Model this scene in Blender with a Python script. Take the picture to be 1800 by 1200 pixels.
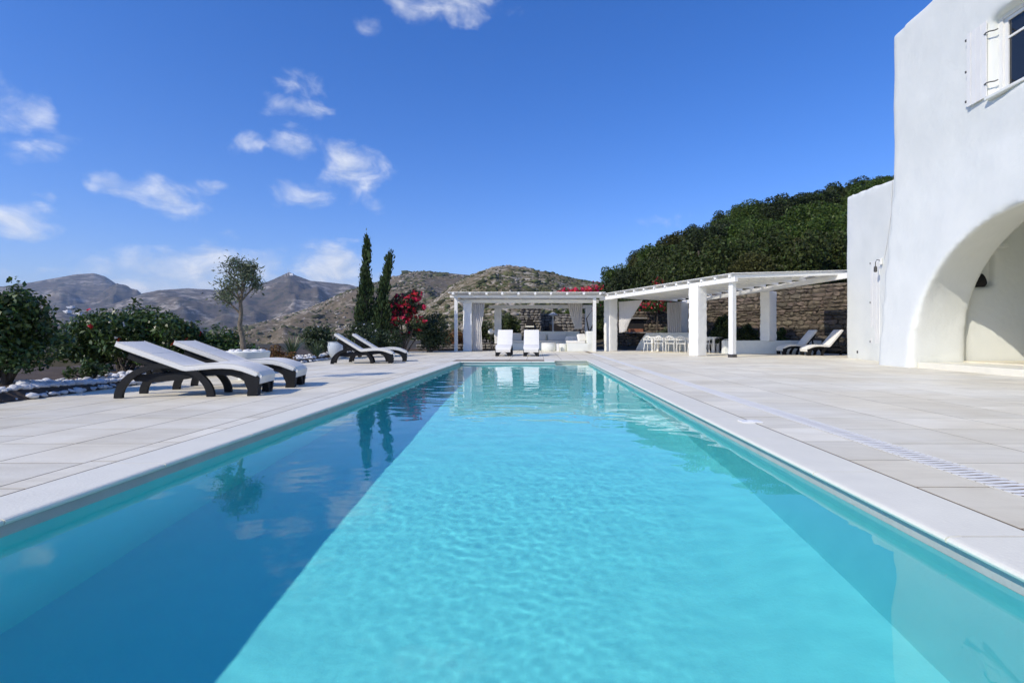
import bpy, bmesh, math, random
import numpy as np
from mathutils import Vector, Matrix, noise

for o in list(bpy.data.objects): bpy.data.objects.remove(o)
S = bpy.context.scene
C = S.collection
R = math.radians
rnd = random.Random(7)
nrng = np.random.default_rng(11)

# ------------------------------------------------------------------ camera
F = 900.0; EYE = 0.82            # focal length in px of an 1800 px wide frame; eye height above the deck
cam = bpy.data.cameras.new('camera'); camo = bpy.data.objects.new('camera', cam); C.objects.link(camo)
camo.location = (0, 0, EYE); camo.rotation_euler = (R(90), 0, 0)
cam.sensor_width = 36; cam.lens = 18; cam.shift_x = -43/1800; cam.shift_y = -10/1800
cam.clip_start = 0.05; cam.clip_end = 30000
S.camera = camo

# ------------------------------------------------------------------ light
SUN_EL = R(38); SUN_DIR = Vector((0.74, 0.67, 0)).normalized()      # horizontal direction the light travels
sd = Vector((SUN_DIR.x*math.cos(SUN_EL), SUN_DIR.y*math.cos(SUN_EL), -math.sin(SUN_EL)))
sl = bpy.data.lights.new('sun', 'SUN'); sl.energy = 3.9; sl.angle = R(0.53); sl.color = (1, .92, .79)
so = bpy.data.objects.new('sun', sl); C.objects.link(so); so.rotation_euler = sd.to_track_quat('-Z', 'Y').to_euler()
so.location = (-30, -25, 30)
sl.cycles.is_caustics_light = True

W = bpy.data.worlds.new('World'); S.world = W; W.use_nodes = True
wt = W.node_tree; wn = wt.nodes; wl = wt.links; wn.clear()
def wnode(t, **k):
    n = wn.new(t)
    for a, b in k.items(): setattr(n, a, b)
    return n
def wm(op, a, b=None, c=None, clamp=False):
    n = wn.new('ShaderNodeMath'); n.operation = op; n.use_clamp = clamp
    for i, x in enumerate((a, b, c)):
        if x is None: continue
        if isinstance(x, (int, float)): n.inputs[i].default_value = x
        else: wl.new(x, n.inputs[i])
    return n.outputs[0]
sky = wnode('ShaderNodeTexSky', sky_type='NISHITA', sun_disc=False, sun_elevation=SUN_EL,
            sun_rotation=math.atan2(-SUN_DIR.x, -SUN_DIR.y), altitude=120.0, air_density=1.15, dust_density=0.1, ozone_density=2.2)
bg = wnode('ShaderNodeBackground'); bg.inputs[1].default_value = 0.15
out = wnode('ShaderNodeOutputWorld')
geo = wnode('ShaderNodeTexCoord'); sep = wnode('ShaderNodeSeparateXYZ'); wl.new(geo.outputs['Generated'], sep.inputs[0])
az = wm('ARCTAN2', sep.outputs[0], sep.outputs[1]); el = wm('ARCSINE', sep.outputs[2])
nw = wnode('ShaderNodeTexNoise'); nw.inputs['Scale'].default_value = 13; nw.inputs['Detail'].default_value = 4; wl.new(geo.outputs['Generated'], nw.inputs['Vector'])
sw = wnode('ShaderNodeSeparateColor'); wl.new(nw.outputs['Color'], sw.inputs[0])
az = wm('ADD', az, wm('MULTIPLY', wm('SUBTRACT', sw.outputs[0], .5), .13)); el = wm('ADD', el, wm('MULTIPLY', wm('SUBTRACT', sw.outputs[1], .5), .075))
# fair-weather clouds: (azimuth, elevation, half width, half height) in degrees, opacity
CL = []
def cl(px, py, w, h, o=1.0):
    x = (px-943)/F; z = (590-py)/F; a = math.degrees(math.atan2(x, 1)); e = math.degrees(math.atan2(z, math.hypot(1, x)))
    k = math.degrees(1/F)/(1+x*x); CL.append((a, e, w*k, h*k, o))
for t in [(5,185,55,50,1.0),(60,255,60,32,.7),(8,385,62,42,1.0),(62,345,30,16,.6),(205,330,40,24,.9),(285,345,72,30,1.0),(372,335,40,18,.4),
          (408,415,26,12,.7),(250,466,40,14,.8),(330,482,135,36,1.35),(410,470,90,34,1.35),(300,505,160,22,1.2),(585,476,50,36,1.7),(545,492,50,20,.5),
          (640,495,60,20,.55),(612,308,46,36,1.3),(575,320,50,25,.5),(530,345,44,28,.65),(525,198,58,20,.65),(520,145,40,26,.42),(434,254,22,18,.8),
          (515,255,62,24,.55),(665,368,30,20,.5),(775,0,110,26,.75),(835,12,34,22,.6),(650,46,30,12,.45),(12,480,46,16,.8),(95,500,60,14,.45),(1155,385,50,14,.22)]:
    cl(*t)
# the same kind of small clouds goes on round the horizon, outside the frame
cr = random.Random(3)
for k in range(16):
    CL.append((cr.uniform(55, 305), cr.uniform(5, 30), cr.uniform(2, 6), cr.uniform(1, 2.4), cr.uniform(.4, 1)))
cur = None; shade = None
for a, e, rw, rh, o in CL:
    da = wm('SUBTRACT', az, R(a if a < 180 else a-360)); de = wm('SUBTRACT', el, R(e))
    qx = wm('MULTIPLY', da, 1/R(rw)); qy = wm('MULTIPLY', de, 1/R(rh))
    d2 = wm('ADD', wm('MULTIPLY', qx, qx), wm('MULTIPLY', qy, qy))
    b = wm('SUBTRACT', o*1.05, wm('MULTIPLY', wm('MINIMUM', d2, 5.0), .7))
    cur = b if cur is None else wm('SMOOTH_MAX', cur, b, .15)
mp = wnode('ShaderNodeMapping'); mp.inputs['Scale'].default_value = (1, 1, 1.7); wl.new(geo.outputs['Generated'], mp.inputs[0])
n1 = wnode('ShaderNodeTexNoise'); n1.inputs['Scale'].default_value = 15; n1.inputs['Detail'].default_value = 9; n1.inputs['Roughness'].default_value = .6; n1.inputs['Distortion'].default_value = .5
wl.new(mp.outputs[0], n1.inputs['Vector'])
# the same noise sampled a little towards the sun: the difference shades the cloud
mp2 = wnode('ShaderNodeMapping'); mp2.inputs['Scale'].default_value = (1, 1, 1.7); mp2.inputs['Location'].default_value = (-.012, -.006, .018); wl.new(geo.outputs['Generated'], mp2.inputs[0])
n2 = wnode('ShaderNodeTexNoise'); n2.inputs['Scale'].default_value = 15; n2.inputs['Detail'].default_value = 6; n2.inputs['Roughness'].default_value = .6; n2.inputs['Distortion'].default_value = .5
wl.new(mp2.outputs[0], n2.inputs['Vector'])
dens = wm('ADD', cur, wm('MULTIPLY', wm('SUBTRACT', n1.outputs['Fac'], .5), 4.2))
mr = wnode('ShaderNodeMapRange', interpolation_type='SMOOTHSTEP'); mr.inputs['From Min'].default_value = -.35; mr.inputs['From Max'].default_value = 2.6; mr.inputs['To Max'].default_value = .95
wl.new(dens, mr.inputs[0])
lit = wm('ADD', .62, wm('MULTIPLY', wm('SUBTRACT', n1.outputs['Fac'], n2.outputs['Fac']), 2.4), clamp=True)
cc = wnode('ShaderNodeMix', data_type='RGBA'); cc.inputs[6].default_value = (3.7, 4.2, 5.0, 1); cc.inputs[7].default_value = (6.6, 6.7, 6.9, 1); wl.new(lit, cc.inputs[0])
hsv = wnode('ShaderNodeHueSaturation'); hsv.inputs['Saturation'].default_value = 1.22
tint = wnode('ShaderNodeMix', data_type='RGBA', blend_type='MULTIPLY'); tint.inputs[0].default_value = 1; tint.inputs[7].default_value = (.77,.80,1.12,1); wl.new(sky.outputs[0], tint.inputs[6]); wl.new(tint.outputs[2], hsv.inputs['Color'])
mx = wnode('ShaderNodeMix', data_type='RGBA'); wl.new(mr.outputs[0], mx.inputs[0]); wl.new(hsv.outputs[0], mx.inputs[6]); wl.new(cc.outputs[2], mx.inputs[7])
wl.new(mx.outputs[2], bg.inputs[0]); wl.new(bg.outputs[0], out.inputs[0])

S.view_settings.view_transform = 'Standard'; S.view_settings.look = 'None'; S.view_settings.exposure = 0.1; S.view_settings.gamma = 1
S.render.engine = 'CYCLES'
S.cycles.use_denoising = True
S.cycles.max_bounces = 24; S.cycles.diffuse_bounces = 12; S.cycles.glossy_bounces = 20; S.cycles.transmission_bounces = 24; S.cycles.blur_glossy = 0.0; S.cycles.transparent_max_bounces = 8; S.cycles.volume_bounces = 0
S.cycles.sample_clamp_indirect = 25.0
S.cycles.use_light_tree = False

# ------------------------------------------------------------------ helpers
def tag(o, label=None, cat=None, group=None, kind=None):
    if label: o['label'] = label
    if cat: o['category'] = cat
    if group: o['group'] = group
    if kind: o['kind'] = kind
    return o
def empty(name, loc=(0,0,0), rz=0, **k):
    o = bpy.data.objects.new(name, None); C.objects.link(o); o.location = loc; o.rotation_euler = (0,0,rz); o.empty_display_size = .2
    return tag(o, **k)
def link(name, me, parent=None, loc=(0,0,0), **k):
    o = bpy.data.objects.new(name, me); C.objects.link(o); o.parent = parent; o.location = loc
    return tag(o, **k)
def children(o): return [c for c in C.objects if c.parent == o]
def copy_tree(o, parent=None):
    c = o.copy(); C.objects.link(c); c.parent = parent
    for ch in children(o): copy_tree(ch, c)
    return c

class MB:
    def __init__(s): s.v = []; s.f = []
    def add(s, vs, fs, M=None):
        n = len(s.v)
        s.v += [tuple(M @ Vector(p)) for p in vs] if M else [tuple(p) for p in vs]
        s.f += [tuple(i+n for i in f) for f in fs]; return s
    def box(s, c, d, rz=0, M=None, bev=0):
        x, y, z = d[0]/2, d[1]/2, d[2]/2
        T = Matrix.Translation(c) @ Matrix.Rotation(rz, 4, 'Z')
        if M: T = T @ M
        if bev:
            bm = bmesh.new(); bmesh.ops.create_cube(bm, size=1)
            for v in bm.verts: v.co = Vector((v.co.x*2*x, v.co.y*2*y, v.co.z*2*z))
            bmesh.ops.bevel(bm, geom=bm.edges[:], offset=bev, segments=2, affect='EDGES', profile=.7)
            bm.verts.index_update()
            s.add([v.co.copy() for v in bm.verts], [[v.index for v in f.verts] for f in bm.faces], T); bm.free(); return s
        vs = [(a,b,c2) for a in (-x,x) for b in (-y,y) for c2 in (-z,z)]
        return s.add(vs, [(0,1,3,2),(4,6,7,5),(0,4,5,1),(2,3,7,6),(0,2,6,4),(1,5,7,3)], T)
    def prism(s, pts, a0, a1, axis='y', M=None):
        n = len(pts)
        def p3(p, a): return {'y': (p[0],a,p[1]), 'x': (a,p[0],p[1]), 'z': (p[0],p[1],a)}[axis]
        vs = [p3(p,a0) for p in pts]+[p3(p,a1) for p in pts]
        fs = [tuple(range(n)), tuple(range(2*n-1,n-1,-1))]+[(i,(i+1)%n+0,(i+1)%n+n,i+n)[::-1] for i in range(n)]
        return s.add(vs, fs, M)
    def tube(s, pts, r, n=8, cap=True, flat=1.0):
        pts = [Vector(p) for p in pts]; rs = r if isinstance(r, (list,tuple)) else [r]*len(pts)
        vs = []; fs = []; up = Vector((0,0,1))
        for i, p in enumerate(pts):
            t = (pts[min(i+1,len(pts)-1)]-pts[max(i-1,0)]).normalized()
            a = t.cross(up if abs(t.z) < .95 else Vector((1,0,0))).normalized(); b = a.cross(t)
            for k in range(n):
                th = 2*math.pi*k/n; vs.append(p+(a*math.cos(th)+b*math.sin(th)*flat)*rs[i])
        for i in range(len(pts)-1):
            for k in range(n):
                fs.append((i*n+k, i*n+(k+1)%n, (i+1)*n+(k+1)%n, (i+1)*n+k))
        if cap: fs += [tuple(range(n-1,-1,-1)), tuple(range((len(pts)-1)*n, len(pts)*n))]
        return s.add(vs, fs)
    def lathe(s, prof, n=28, loc=(0,0,0)):
        vs = []; fs = []
        for r, z in prof:
            for k in range(n): vs.append((loc[0]+r*math.cos(2*math.pi*k/n), loc[1]+r*math.sin(2*math.pi*k/n), loc[2]+z))
        for i in range(len(prof)-1):
            for k in range(n): fs.append((i*n+k, i*n+(k+1)%n, (i+1)*n+(k+1)%n, (i+1)*n+k))
        fs += [tuple(range(n-1,-1,-1)), tuple(range((len(prof)-1)*n, len(prof)*n))]
        return s.add(vs, fs)
    def mesh(s, name, mat, smooth=False, fix=True):
        me = bpy.data.meshes.new(name); me.from_pydata(s.v, [], s.f)
        if fix:
            bm = bmesh.new(); bm.from_mesh(me); bmesh.ops.recalc_face_normals(bm, faces=bm.faces[:]); bm.to_mesh(me); bm.free()
        if mat: me.materials.append(mat)
        if smooth is True: me.polygons.foreach_set('use_smooth', [True]*len(me.polygons))
        elif smooth: me.shade_smooth() if False else smooth_by(me, smooth)
        me.update(); return me
    def build(s, name, mat, parent=None, smooth=False, loc=(0,0,0), **k):
        return link(name, s.mesh(name, mat, smooth), parent, loc, **k)
def smooth_by(me, ang):
    me.polygons.foreach_set('use_smooth', [True]*len(me.polygons))
    bm = bmesh.new(); bm.from_mesh(me)
    for e in bm.edges:
        if len(e.link_faces) == 2 and e.calc_face_angle(0) > R(ang): e.smooth = False
    bm.to_mesh(me); bm.free()
def np_mesh(name, v, f, mat, smooth=False):
    me = bpy.data.meshes.new(name); v = np.asarray(v, np.float32); f = np.asarray(f, np.int32); k = f.shape[1]
    me.vertices.add(len(v)); me.vertices.foreach_set('co', v.ravel())
    me.loops.add(f.size); me.loops.foreach_set('vertex_index', f.ravel())
    me.polygons.add(len(f)); me.polygons.foreach_set('loop_start', np.arange(0, f.size, k)); me.polygons.foreach_set('loop_total', np.full(len(f), k))
    if smooth: me.polygons.foreach_set('use_smooth', np.ones(len(f), bool))
    me.materials.append(mat); me.update(calc_edges=True); me.validate(); return me
def grid_mesh(name, P, mat, smooth=True):      # P: (n, m, 3)
    n, m = P.shape[:2]; idx = np.arange(n*m).reshape(n, m)
    f = np.stack([idx[:-1,:-1], idx[1:,:-1], idx[1:,1:], idx[:-1,1:]], -1).reshape(-1, 4)
    return np_mesh(name, P.reshape(-1,3), f, mat, smooth)
def fbm(x, y, z, oct=4, lac=2.0, gain=.5):
    return noise.fractal(Vector((x,y,z)), 1.0, lac, oct, noise_basis='PERLIN_ORIGINAL')
def rough(me, step, amp, sc=2.0, seed=0.0):
    """Cut a mesh into small faces and push its points about: hand-laid plaster."""
    bm = bmesh.new(); bm.from_mesh(me)
    for _ in range(6):
        es = [e for e in bm.edges if e.calc_length() > step]
        if not es: break
        bmesh.ops.subdivide_edges(bm, edges=es, cuts=1, use_grid_fill=True)
    bm.normal_update()
    for v in bm.verts:
        v.co += v.normal*amp*(noise.noise(v.co*sc+Vector((seed,0,0)))+.6*noise.noise(v.co*sc*2.7+Vector((0,seed,3))))
    bm.to_mesh(me); bm.free(); me.update()
def wobble(me, a1, s1, a2, s2):
    n = len(me.vertices); co = np.empty(n*3, np.float32); me.vertices.foreach_get('co', co); co = co.reshape(-1,3)
    nn = np.empty(n*3, np.float32); me.vertex_normals.foreach_get('vector', nn); nn = nn.reshape(-1,3)
    d = np.array([a1*noise.noise(Vector(p)*s1)+a2*noise.noise(Vector(p)*s2) for p in co.tolist()])
    me.vertices.foreach_set('co', (co+nn*d[:,None]).astype(np.float32).ravel()); me.update()
def baked(o):
    dg = bpy.context.evaluated_depsgraph_get(); me = bpy.data.meshes.new_from_object(o.evaluated_get(dg)); return me

# ------------------------------------------------------------------ materials
def mat(name, col, rough_=.6, nscale=None, namp=.15, col2=None, bump=0, bscale=20, rand=0, spec=.4, trans=0, coord='Object', detail=5, hue=0):
    m = bpy.data.materials.new(name); m.use_nodes = True; t = m.node_tree; N = t.nodes; L = t.links
    b = N['Principled BSDF']; b.inputs['Roughness'].default_value = rough_; b.inputs['Specular IOR Level'].default_value = spec
    tc = N.new('ShaderNodeTexCoord'); src = tc.outputs['Object']
    if coord == 'World':
        g = N.new('ShaderNodeNewGeometry'); src = g.outputs['Position']
    rgb = N.new('ShaderNodeRGB'); rgb.outputs[0].default_value = (*col, 1); c = rgb.outputs[0]
    if nscale:
        n = N.new('ShaderNodeTexNoise'); n.inputs['Scale'].default_value = nscale; n.inputs['Detail'].default_value = detail; n.inputs['Roughness'].default_value = .6; L.new(src, n.inputs['Vector'])
        r = N.new('ShaderNodeValToRGB'); r.color_ramp.elements[0].position = .32; r.color_ramp.elements[1].position = .68
        c2 = col2 or tuple(x*(1-namp) for x in col); r.color_ramp.elements[0].color = (*c2, 1); r.color_ramp.elements[1].color = (*col, 1)
        L.new(n.outputs['Fac'], r.inputs[0]); c = r.outputs[0]
    if rand or hue:
        g = N.new('ShaderNodeNewGeometry'); oi = N.new('ShaderNodeObjectInfo'); a = N.new('ShaderNodeMath'); a.operation = 'ADD'
        L.new(g.outputs['Random Per Island'], a.inputs[0]); L.new(oi.outputs['Random'], a.inputs[1])
        fr = N.new('ShaderNodeMath'); fr.operation = 'FRACT'; L.new(a.outputs[0], fr.inputs[0])
        h = N.new('ShaderNodeHueSaturation'); L.new(c, h.inputs['Color'])
        mv = N.new('ShaderNodeMapRange'); mv.inputs['To Min'].default_value = 1-rand; mv.inputs['To Max'].default_value = 1+rand; L.new(fr.outputs[0], mv.inputs[0]); L.new(mv.outputs[0], h.inputs['Value'])
        if hue:
            w = N.new('ShaderNodeMath'); w.operation = 'MULTIPLY'; w.inputs[1].default_value = 7.31; L.new(fr.outputs[0], w.inputs[0])
            w2 = N.new('ShaderNodeMath'); w2.operation = 'FRACT'; L.new(w.outputs[0], w2.inputs[0])
            mh = N.new('ShaderNodeMapRange'); mh.inputs['To Min'].default_value = .5-hue; mh.inputs['To Max'].default_value = .5+hue; L.new(w2.outputs[0], mh.inputs[0]); L.new(mh.outputs[0], h.inputs['Hue'])
        c = h.outputs[0]
    L.new(c, b.inputs['Base Color'])
    if bump:
        n2 = N.new('ShaderNodeTexNoise'); n2.inputs['Scale'].default_value = bscale; n2.inputs['Detail'].default_value = 6; L.new(src, n2.inputs['Vector'])
        bp = N.new('ShaderNodeBump'); bp.inputs['Strength'].default_value = bump; bp.inputs['Distance'].default_value = .02; L.new(n2.outputs['Fac'], bp.inputs['Height']); L.new(bp.outputs[0], b.inputs['Normal'])
    if trans:
        tr = N.new('ShaderNodeBsdfTranslucent'); L.new(c, tr.inputs[0]); ms = N.new('ShaderNodeMixShader'); ms.inputs[0].default_value = trans
        L.new(b.outputs[0], ms.inputs[1]); L.new(tr.outputs[0], ms.inputs[2]); L.new(ms.outputs[0], N['Material Output'].inputs[0])
    return m
M = {}
M['plaster'] = mat('white_plaster', (.75,.765,.715), .85, 1.1, .05, (.705,.725,.68), .38, 7, spec=.2, coord='World')
M['rubble_white'] = mat('whitewashed_rubble', (.82,.815,.77), .85, 3, .06, None, .8, 11, spec=.2, coord='World')
M['paint'] = mat('white_paint', (.8,.795,.75), .5, 4, .05, None, .15, 18, rand=.04)
M['grout'] = mat('grout', (.20,.145,.085), .9, 3, .3, coord='World')
M['resin'] = mat('dark_resin', (.012,.0125,.013), .55, 30, .3, None, .35, 160, spec=.22)
M['cushion'] = mat('cream_cushion', (.78,.76,.695), .9, 9, .04, None, .3, 60, spec=.1)
M['fabric'] = mat('pale_fabric', (.66,.65,.61), .9, 9, .04, None, .3, 60, spec=.1)
M['curtain'] = mat('curtain_cloth', (.72,.70,.67), .9, 9, .06, trans=.3, spec=.1)
M['soil'] = mat('soil', (.1,.072,.05), .95, 4, .5, None, .9, 14, coord='World')
M['pebble'] = mat('white_pebble', (.74,.73,.70), .7, 7, .12, None, .4, 25, rand=.16)
M['stone'] = mat('field_stone', (.175,.14,.095), .85, 5, .45, (.075,.06,.045), .8, 12, rand=.38, hue=.02)
M['mortar'] = mat('dark_mortar', (.085,.07,.05), .95, 6, .4, coord='World')
M['greystone'] = mat('grey_stone', (.30,.275,.235), .85, 5, .35, (.17,.155,.135), .8, 12, rand=.35, hue=.015)
M['bark'] = mat('bark', (.115,.092,.068), .95, 12, .5, None, 1, 30)
M['olivebark'] = mat('olive_bark', (.2,.165,.12), .95, 12, .45, None, 1, 30)
M['matt_black'] = mat('matt_black', (.018,.016,.015), .9)  # black for the grill's soot, the openings' painted shade and the niche rock
M['metal'] = mat('dark_iron', (.06,.055,.05), .5, spec=.5)
M['terracotta'] = mat('terracotta', (.32,.12,.06), .8, 8, .3)
M['leaf_dark'] = mat('hibiscus_leaf', (.055,.095,.02), .38, rand=.5, hue=.025, trans=.25, spec=.45)
M['leaf_wood'] = mat('evergreen_leaf', (.046,.064,.014), .55, rand=.6, hue=.03, trans=.22, spec=.25)
M['leaf_wood_dark'] = mat('dark_evergreen_leaf', (.030,.043,.012), .55, rand=.6, hue=.02, trans=.2, spec=.25)
M['leaf_wood_green'] = mat('bright_evergreen_leaf', (.066,.105,.017), .5, rand=.5, hue=.02, trans=.28, spec=.25)
M['leaf_wood_brown'] = mat('olive_evergreen_leaf', (.066,.07,.019), .55, rand=.5, hue=.02, trans=.22, spec=.2)
M['leaf_olive'] = mat('olive_leaf', (.12,.145,.08), .5, rand=.4, hue=.015, trans=.15, spec=.3)
M['leaf_cypress'] = mat('cypress_leaf', (.042,.068,.022), .6, rand=.45, hue=.02, trans=.15, spec=.2)
M['leaf_oleander'] = mat('oleander_leaf', (.04,.064,.022), .5, rand=.45, hue=.02, trans=.2)
M['leaf_brown'] = mat('rusty_leaf', (.16,.085,.03), .7, rand=.5, hue=.03, trans=.2, spec=.2)
M['leaf_agave'] = mat('sword_leaf', (.085,.12,.05), .45, rand=.3, hue=.015, trans=.15)
M['flower_white'] = mat('white_petal', (.8,.8,.78), .7, trans=.3, rand=.1)
M['flower_red'] = mat('red_petal', (.5,.02,.03), .6, trans=.3, rand=.3, hue=.012)
M['flower_crimson'] = mat('crimson_bract', (.55,.02,.055), .6, trans=.3, rand=.35, hue=.015)
M['scrub'] = mat('scrub', (.085,.088,.038), .9, rand=.5, hue=.025, spec=.1)
M['rock'] = mat('limestone_rock', (.42,.37,.3), .9, .6, .3, rand=.3, spec=.1)
M['glass'] = mat('window_glass', (.015,.018,.02), .04, spec=.8)
M['bluepot'] = mat('pale_glaze', (.55,.6,.62), .4)

def tile_mat():
    m = mat('marble_tile', (.84,.795,.65), .55, 2.2, .1, (.775,.725,.58), .12, 40, rand=.085, coord='World', spec=.35)
    t = m.node_tree; N = t.nodes; L = t.links; b = N['Principled BSDF']
    src = b.inputs['Base Color'].links[0].from_socket; g = N.new('ShaderNodeNewGeometry')
    mpn = N.new('ShaderNodeMapping'); mpn.inputs['Scale'].default_value = (.35,1.6,1); mpn.inputs['Rotation'].default_value = (0,0,.25); L.new(g.outputs['Position'], mpn.inputs[0])
    n = N.new('ShaderNodeTexNoise'); n.inputs['Scale'].default_value = 3.2; n.inputs['Detail'].default_value = 7; n.inputs['Distortion'].default_value = 1.2; L.new(mpn.outputs[0], n.inputs['Vector'])
    r = N.new('ShaderNodeValToRGB'); E = r.color_ramp.elements; E[0].position = .36; E[0].color = (.93,.925,.915,1); E[1].position = .56; E[1].color = (1,1,1,1); L.new(n.outputs['Fac'], r.inputs[0])
    n3 = N.new('ShaderNodeTexNoise'); n3.inputs['Scale'].default_value = .55; n3.inputs['Detail'].default_value = 3; L.new(g.outputs['Position'], n3.inputs['Vector'])
    r3 = N.new('ShaderNodeValToRGB'); E = r3.color_ramp.elements; E[0].position = .38; E[0].color = (.93,.90,.84,1); E[1].position = .62; E[1].color = (1,1,1,1); L.new(n3.outputs['Fac'], r3.inputs[0])
    m1 = N.new('ShaderNodeMix'); m1.data_type = 'RGBA'; m1.blend_type = 'MULTIPLY'; m1.inputs[0].default_value = 1; L.new(src, m1.inputs[6]); L.new(r.outputs[0], m1.inputs[7])
    m2 = N.new('ShaderNodeMix'); m2.data_type = 'RGBA'; m2.blend_type = 'MULTIPLY'; m2.inputs[0].default_value = 1; L.new(m1.outputs[2], m2.inputs[6]); L.new(r3.outputs[0], m2.inputs[7])
    L.new(m2.outputs[2], b.inputs['Base Color']); return m
M['tile'] = tile_mat()
M['coping'] = mat('white_marble', (.81,.775,.635), .5, 4, .06, None, .15, 60, rand=.03, coord='World', spec=.35)
M['pool'] = mat('pool_plaster', (.12,.56,.60), .7, 5, .05, (.11,.54,.585), .1, 60, coord='World', spec=.2)
M['poolband'] = mat('waterline_plaster', (.46,.47,.43), .7, 5, .12, None, .15, 50, coord='World', spec=.3)
M['poolstep'] = mat('cream_step', (.62,.60,.45), .7, 5, .1, coord='World')

def hill_mat(name, soil, scrub, rock, sc, rocky=.6, scrubby=.5):
    m = bpy.data.materials.new(name); m.use_nodes = True; t = m.node_tree; N = t.nodes; L = t.links; b = N['Principled BSDF']
    b.inputs['Roughness'].default_value = .95; b.inputs['Specular IOR Level'].default_value = .05
    g = N.new('ShaderNodeNewGeometry')
    def nz(s, d=6, stretch=None, rough_=.62):
        n = N.new('ShaderNodeTexNoise'); n.inputs['Scale'].default_value = s; n.inputs['Detail'].default_value = d; n.inputs['Roughness'].default_value = rough_
        if stretch:
            mp_ = N.new('ShaderNodeMapping'); mp_.inputs['Scale'].default_value = stretch; L.new(g.outputs['Position'], mp_.inputs[0]); L.new(mp_.outputs[0], n.inputs['Vector'])
        else: L.new(g.outputs['Position'], n.inputs['Vector'])
        return n.outputs['Fac']
    def ramp(s, a, b_):
        r = N.new('ShaderNodeMapRange'); r.interpolation_type = 'SMOOTHSTEP'; r.inputs['From Min'].default_value = a; r.inputs['From Max'].default_value = b_; L.new(s, r.inputs[0]); return r.outputs[0]
    def mixc(f, a, b_):
        x = N.new('ShaderNodeMix'); x.data_type = 'RGBA'; L.new(f, x.inputs[0])
        for i, q in ((6,a),(7,b_)):
            if isinstance(q, tuple): x.inputs[i].default_value = (*q,1)
            else: L.new(q, x.inputs[i])
        return x.outputs[2]
    c = mixc(ramp(nz(sc*.25, 4), .35, .65), soil, tuple(x*.72 for x in soil))
    c = mixc(ramp(nz(sc*2.2, 8, (1,1,2.2), .75), scrubby, scrubby+.1), c, scrub)
    band = N.new('ShaderNodeMath'); band.operation = 'MULTIPLY'; L.new(ramp(nz(sc*1.6, 9, (1,1,3.5), .75), rocky-.08, rocky+.05), band.inputs[0]); L.new(ramp(nz(sc*.3, 3), .42, .6), band.inputs[1])
    c = mixc(band.outputs[0], c, rock)
    L.new(c, b.inputs['Base Color'])
    bp = N.new('ShaderNodeBump'); bp.inputs['Strength'].default_value = 1; bp.inputs['Distance'].default_value = 1.2/sc*.04; L.new(nz(sc*2, 8, None, .7), bp.inputs['Height']); L.new(bp.outputs[0], b.inputs['Normal'])
    return m
M['hill_near'] = hill_mat('scrubby_hillside', (.23,.185,.115), (.072,.07,.03), (.50,.45,.37), .09, .56, .47)
M['hill_mid'] = hill_mat('dry_hillside', (.19,.15,.098), (.07,.066,.034), (.38,.33,.26), .05, .58, .5)
M['hill_far'] = hill_mat('far_mountainside', (.135,.11,.08), (.045,.05,.033), (.34,.30,.245), .012, .54, .49)
M['valley'] = hill_mat('valley_fields', (.2,.165,.10), (.06,.062,.03), (.4,.36,.28), .05, .62, .46)
M['woodfloor'] = mat('wood_floor', (.065,.055,.032), .95, .8, .4, None, .8, 6, coord='World')

# ------------------------------------------------------------------ large setting: ground, hills
def polar(name, a0, a1, na, rs, hf, m):
    A = np.linspace(R(a0), R(a1), na); P = np.zeros((len(rs), na, 3))
    for i, r in enumerate(rs):
        for j, a in enumerate(A):
            x, y = r*math.sin(a), r*math.cos(a); P[i,j] = (x, y, hf(x, y, r, math.degrees(a)))
    return link(name, grid_mesh(name, P, m), kind='structure')
def valley(x, y, r, a):
    near = -2.6
    drop = -16*min(1, max(0, (r-30)/260))
    left = min(1, max(0, (-(x)/max(r,1)+.25)/.5))            # falls away to the left, stays up behind the house
    z = near+drop*left+fbm(x/60, y/60, 0, 3)*min(6, r/60)
    return z+max(0, (r-700)/5000)*60
polar('ground', -180, 180, 181, [2*1.155**k for k in range(56)], valley, M['valley'])
def ridge(name, pts, D, m, depth=.55, base=-18, amp=.018, nsc=9, na=260, nr=60, seed=0):
    """A hill: its crest runs at distance D, its near flank comes forward by depth*D and its far flank falls away."""
    azs = [math.degrees(math.atan((p[0]-943)/F)) for p in pts]; els = [(590-p[1])/F for p in pts]     # elevation ratio along +Y
    def hf(x, y, r, a):
        crest = EYE+np.interp(a, azs, els)*D*math.cos(R(a))
        t = (r-D*(1-depth))/(D*depth)
        if t <= 1: s = max(0, t); s = s*s*(3-2*s)*.45+s*.55
        else: s = max(0, 1-((r/D-1)/.5)**2)
        wob = (fbm(x/D*nsc+seed, y/D*nsc, seed, 6))*amp*D*min(1, abs(1-t)*2.2+.07)*min(1, t*3)
        gul = abs(noise.noise(Vector((a*.35+seed, r/D*1.5, 1))))*amp*D*1.3*max(0, min(1, (1-t)*1.6))*min(1, t*2)
        return base+(crest-base)*s+wob-gul
    rs = list(np.linspace(D*(1-depth), D, nr))+list(np.linspace(D*1.015, D*1.45, 10))
    return polar(name, azs[0], azs[-1], na, rs, hf, m)
ridge('mountain', [(-300,545),(-100,522),(0,505),(45,498),(100,488),(130,483),(165,481),(185,486),(215,505),(250,518),(300,540),(340,560),(430,592)], 4200, M['hill_far'], .4, amp=.03, seed=3)
ridge('mountain', [(-350,580),(-100,560),(120,548),(200,535),(250,518),(280,510),(330,506),(380,509),(430,505),(470,495),(497,484),(508,479),(520,485),(545,494),(600,500),(640,507),(680,520),(800,560)], 3000, M['hill_far'], .5, amp=.03, seed=11)
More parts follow.
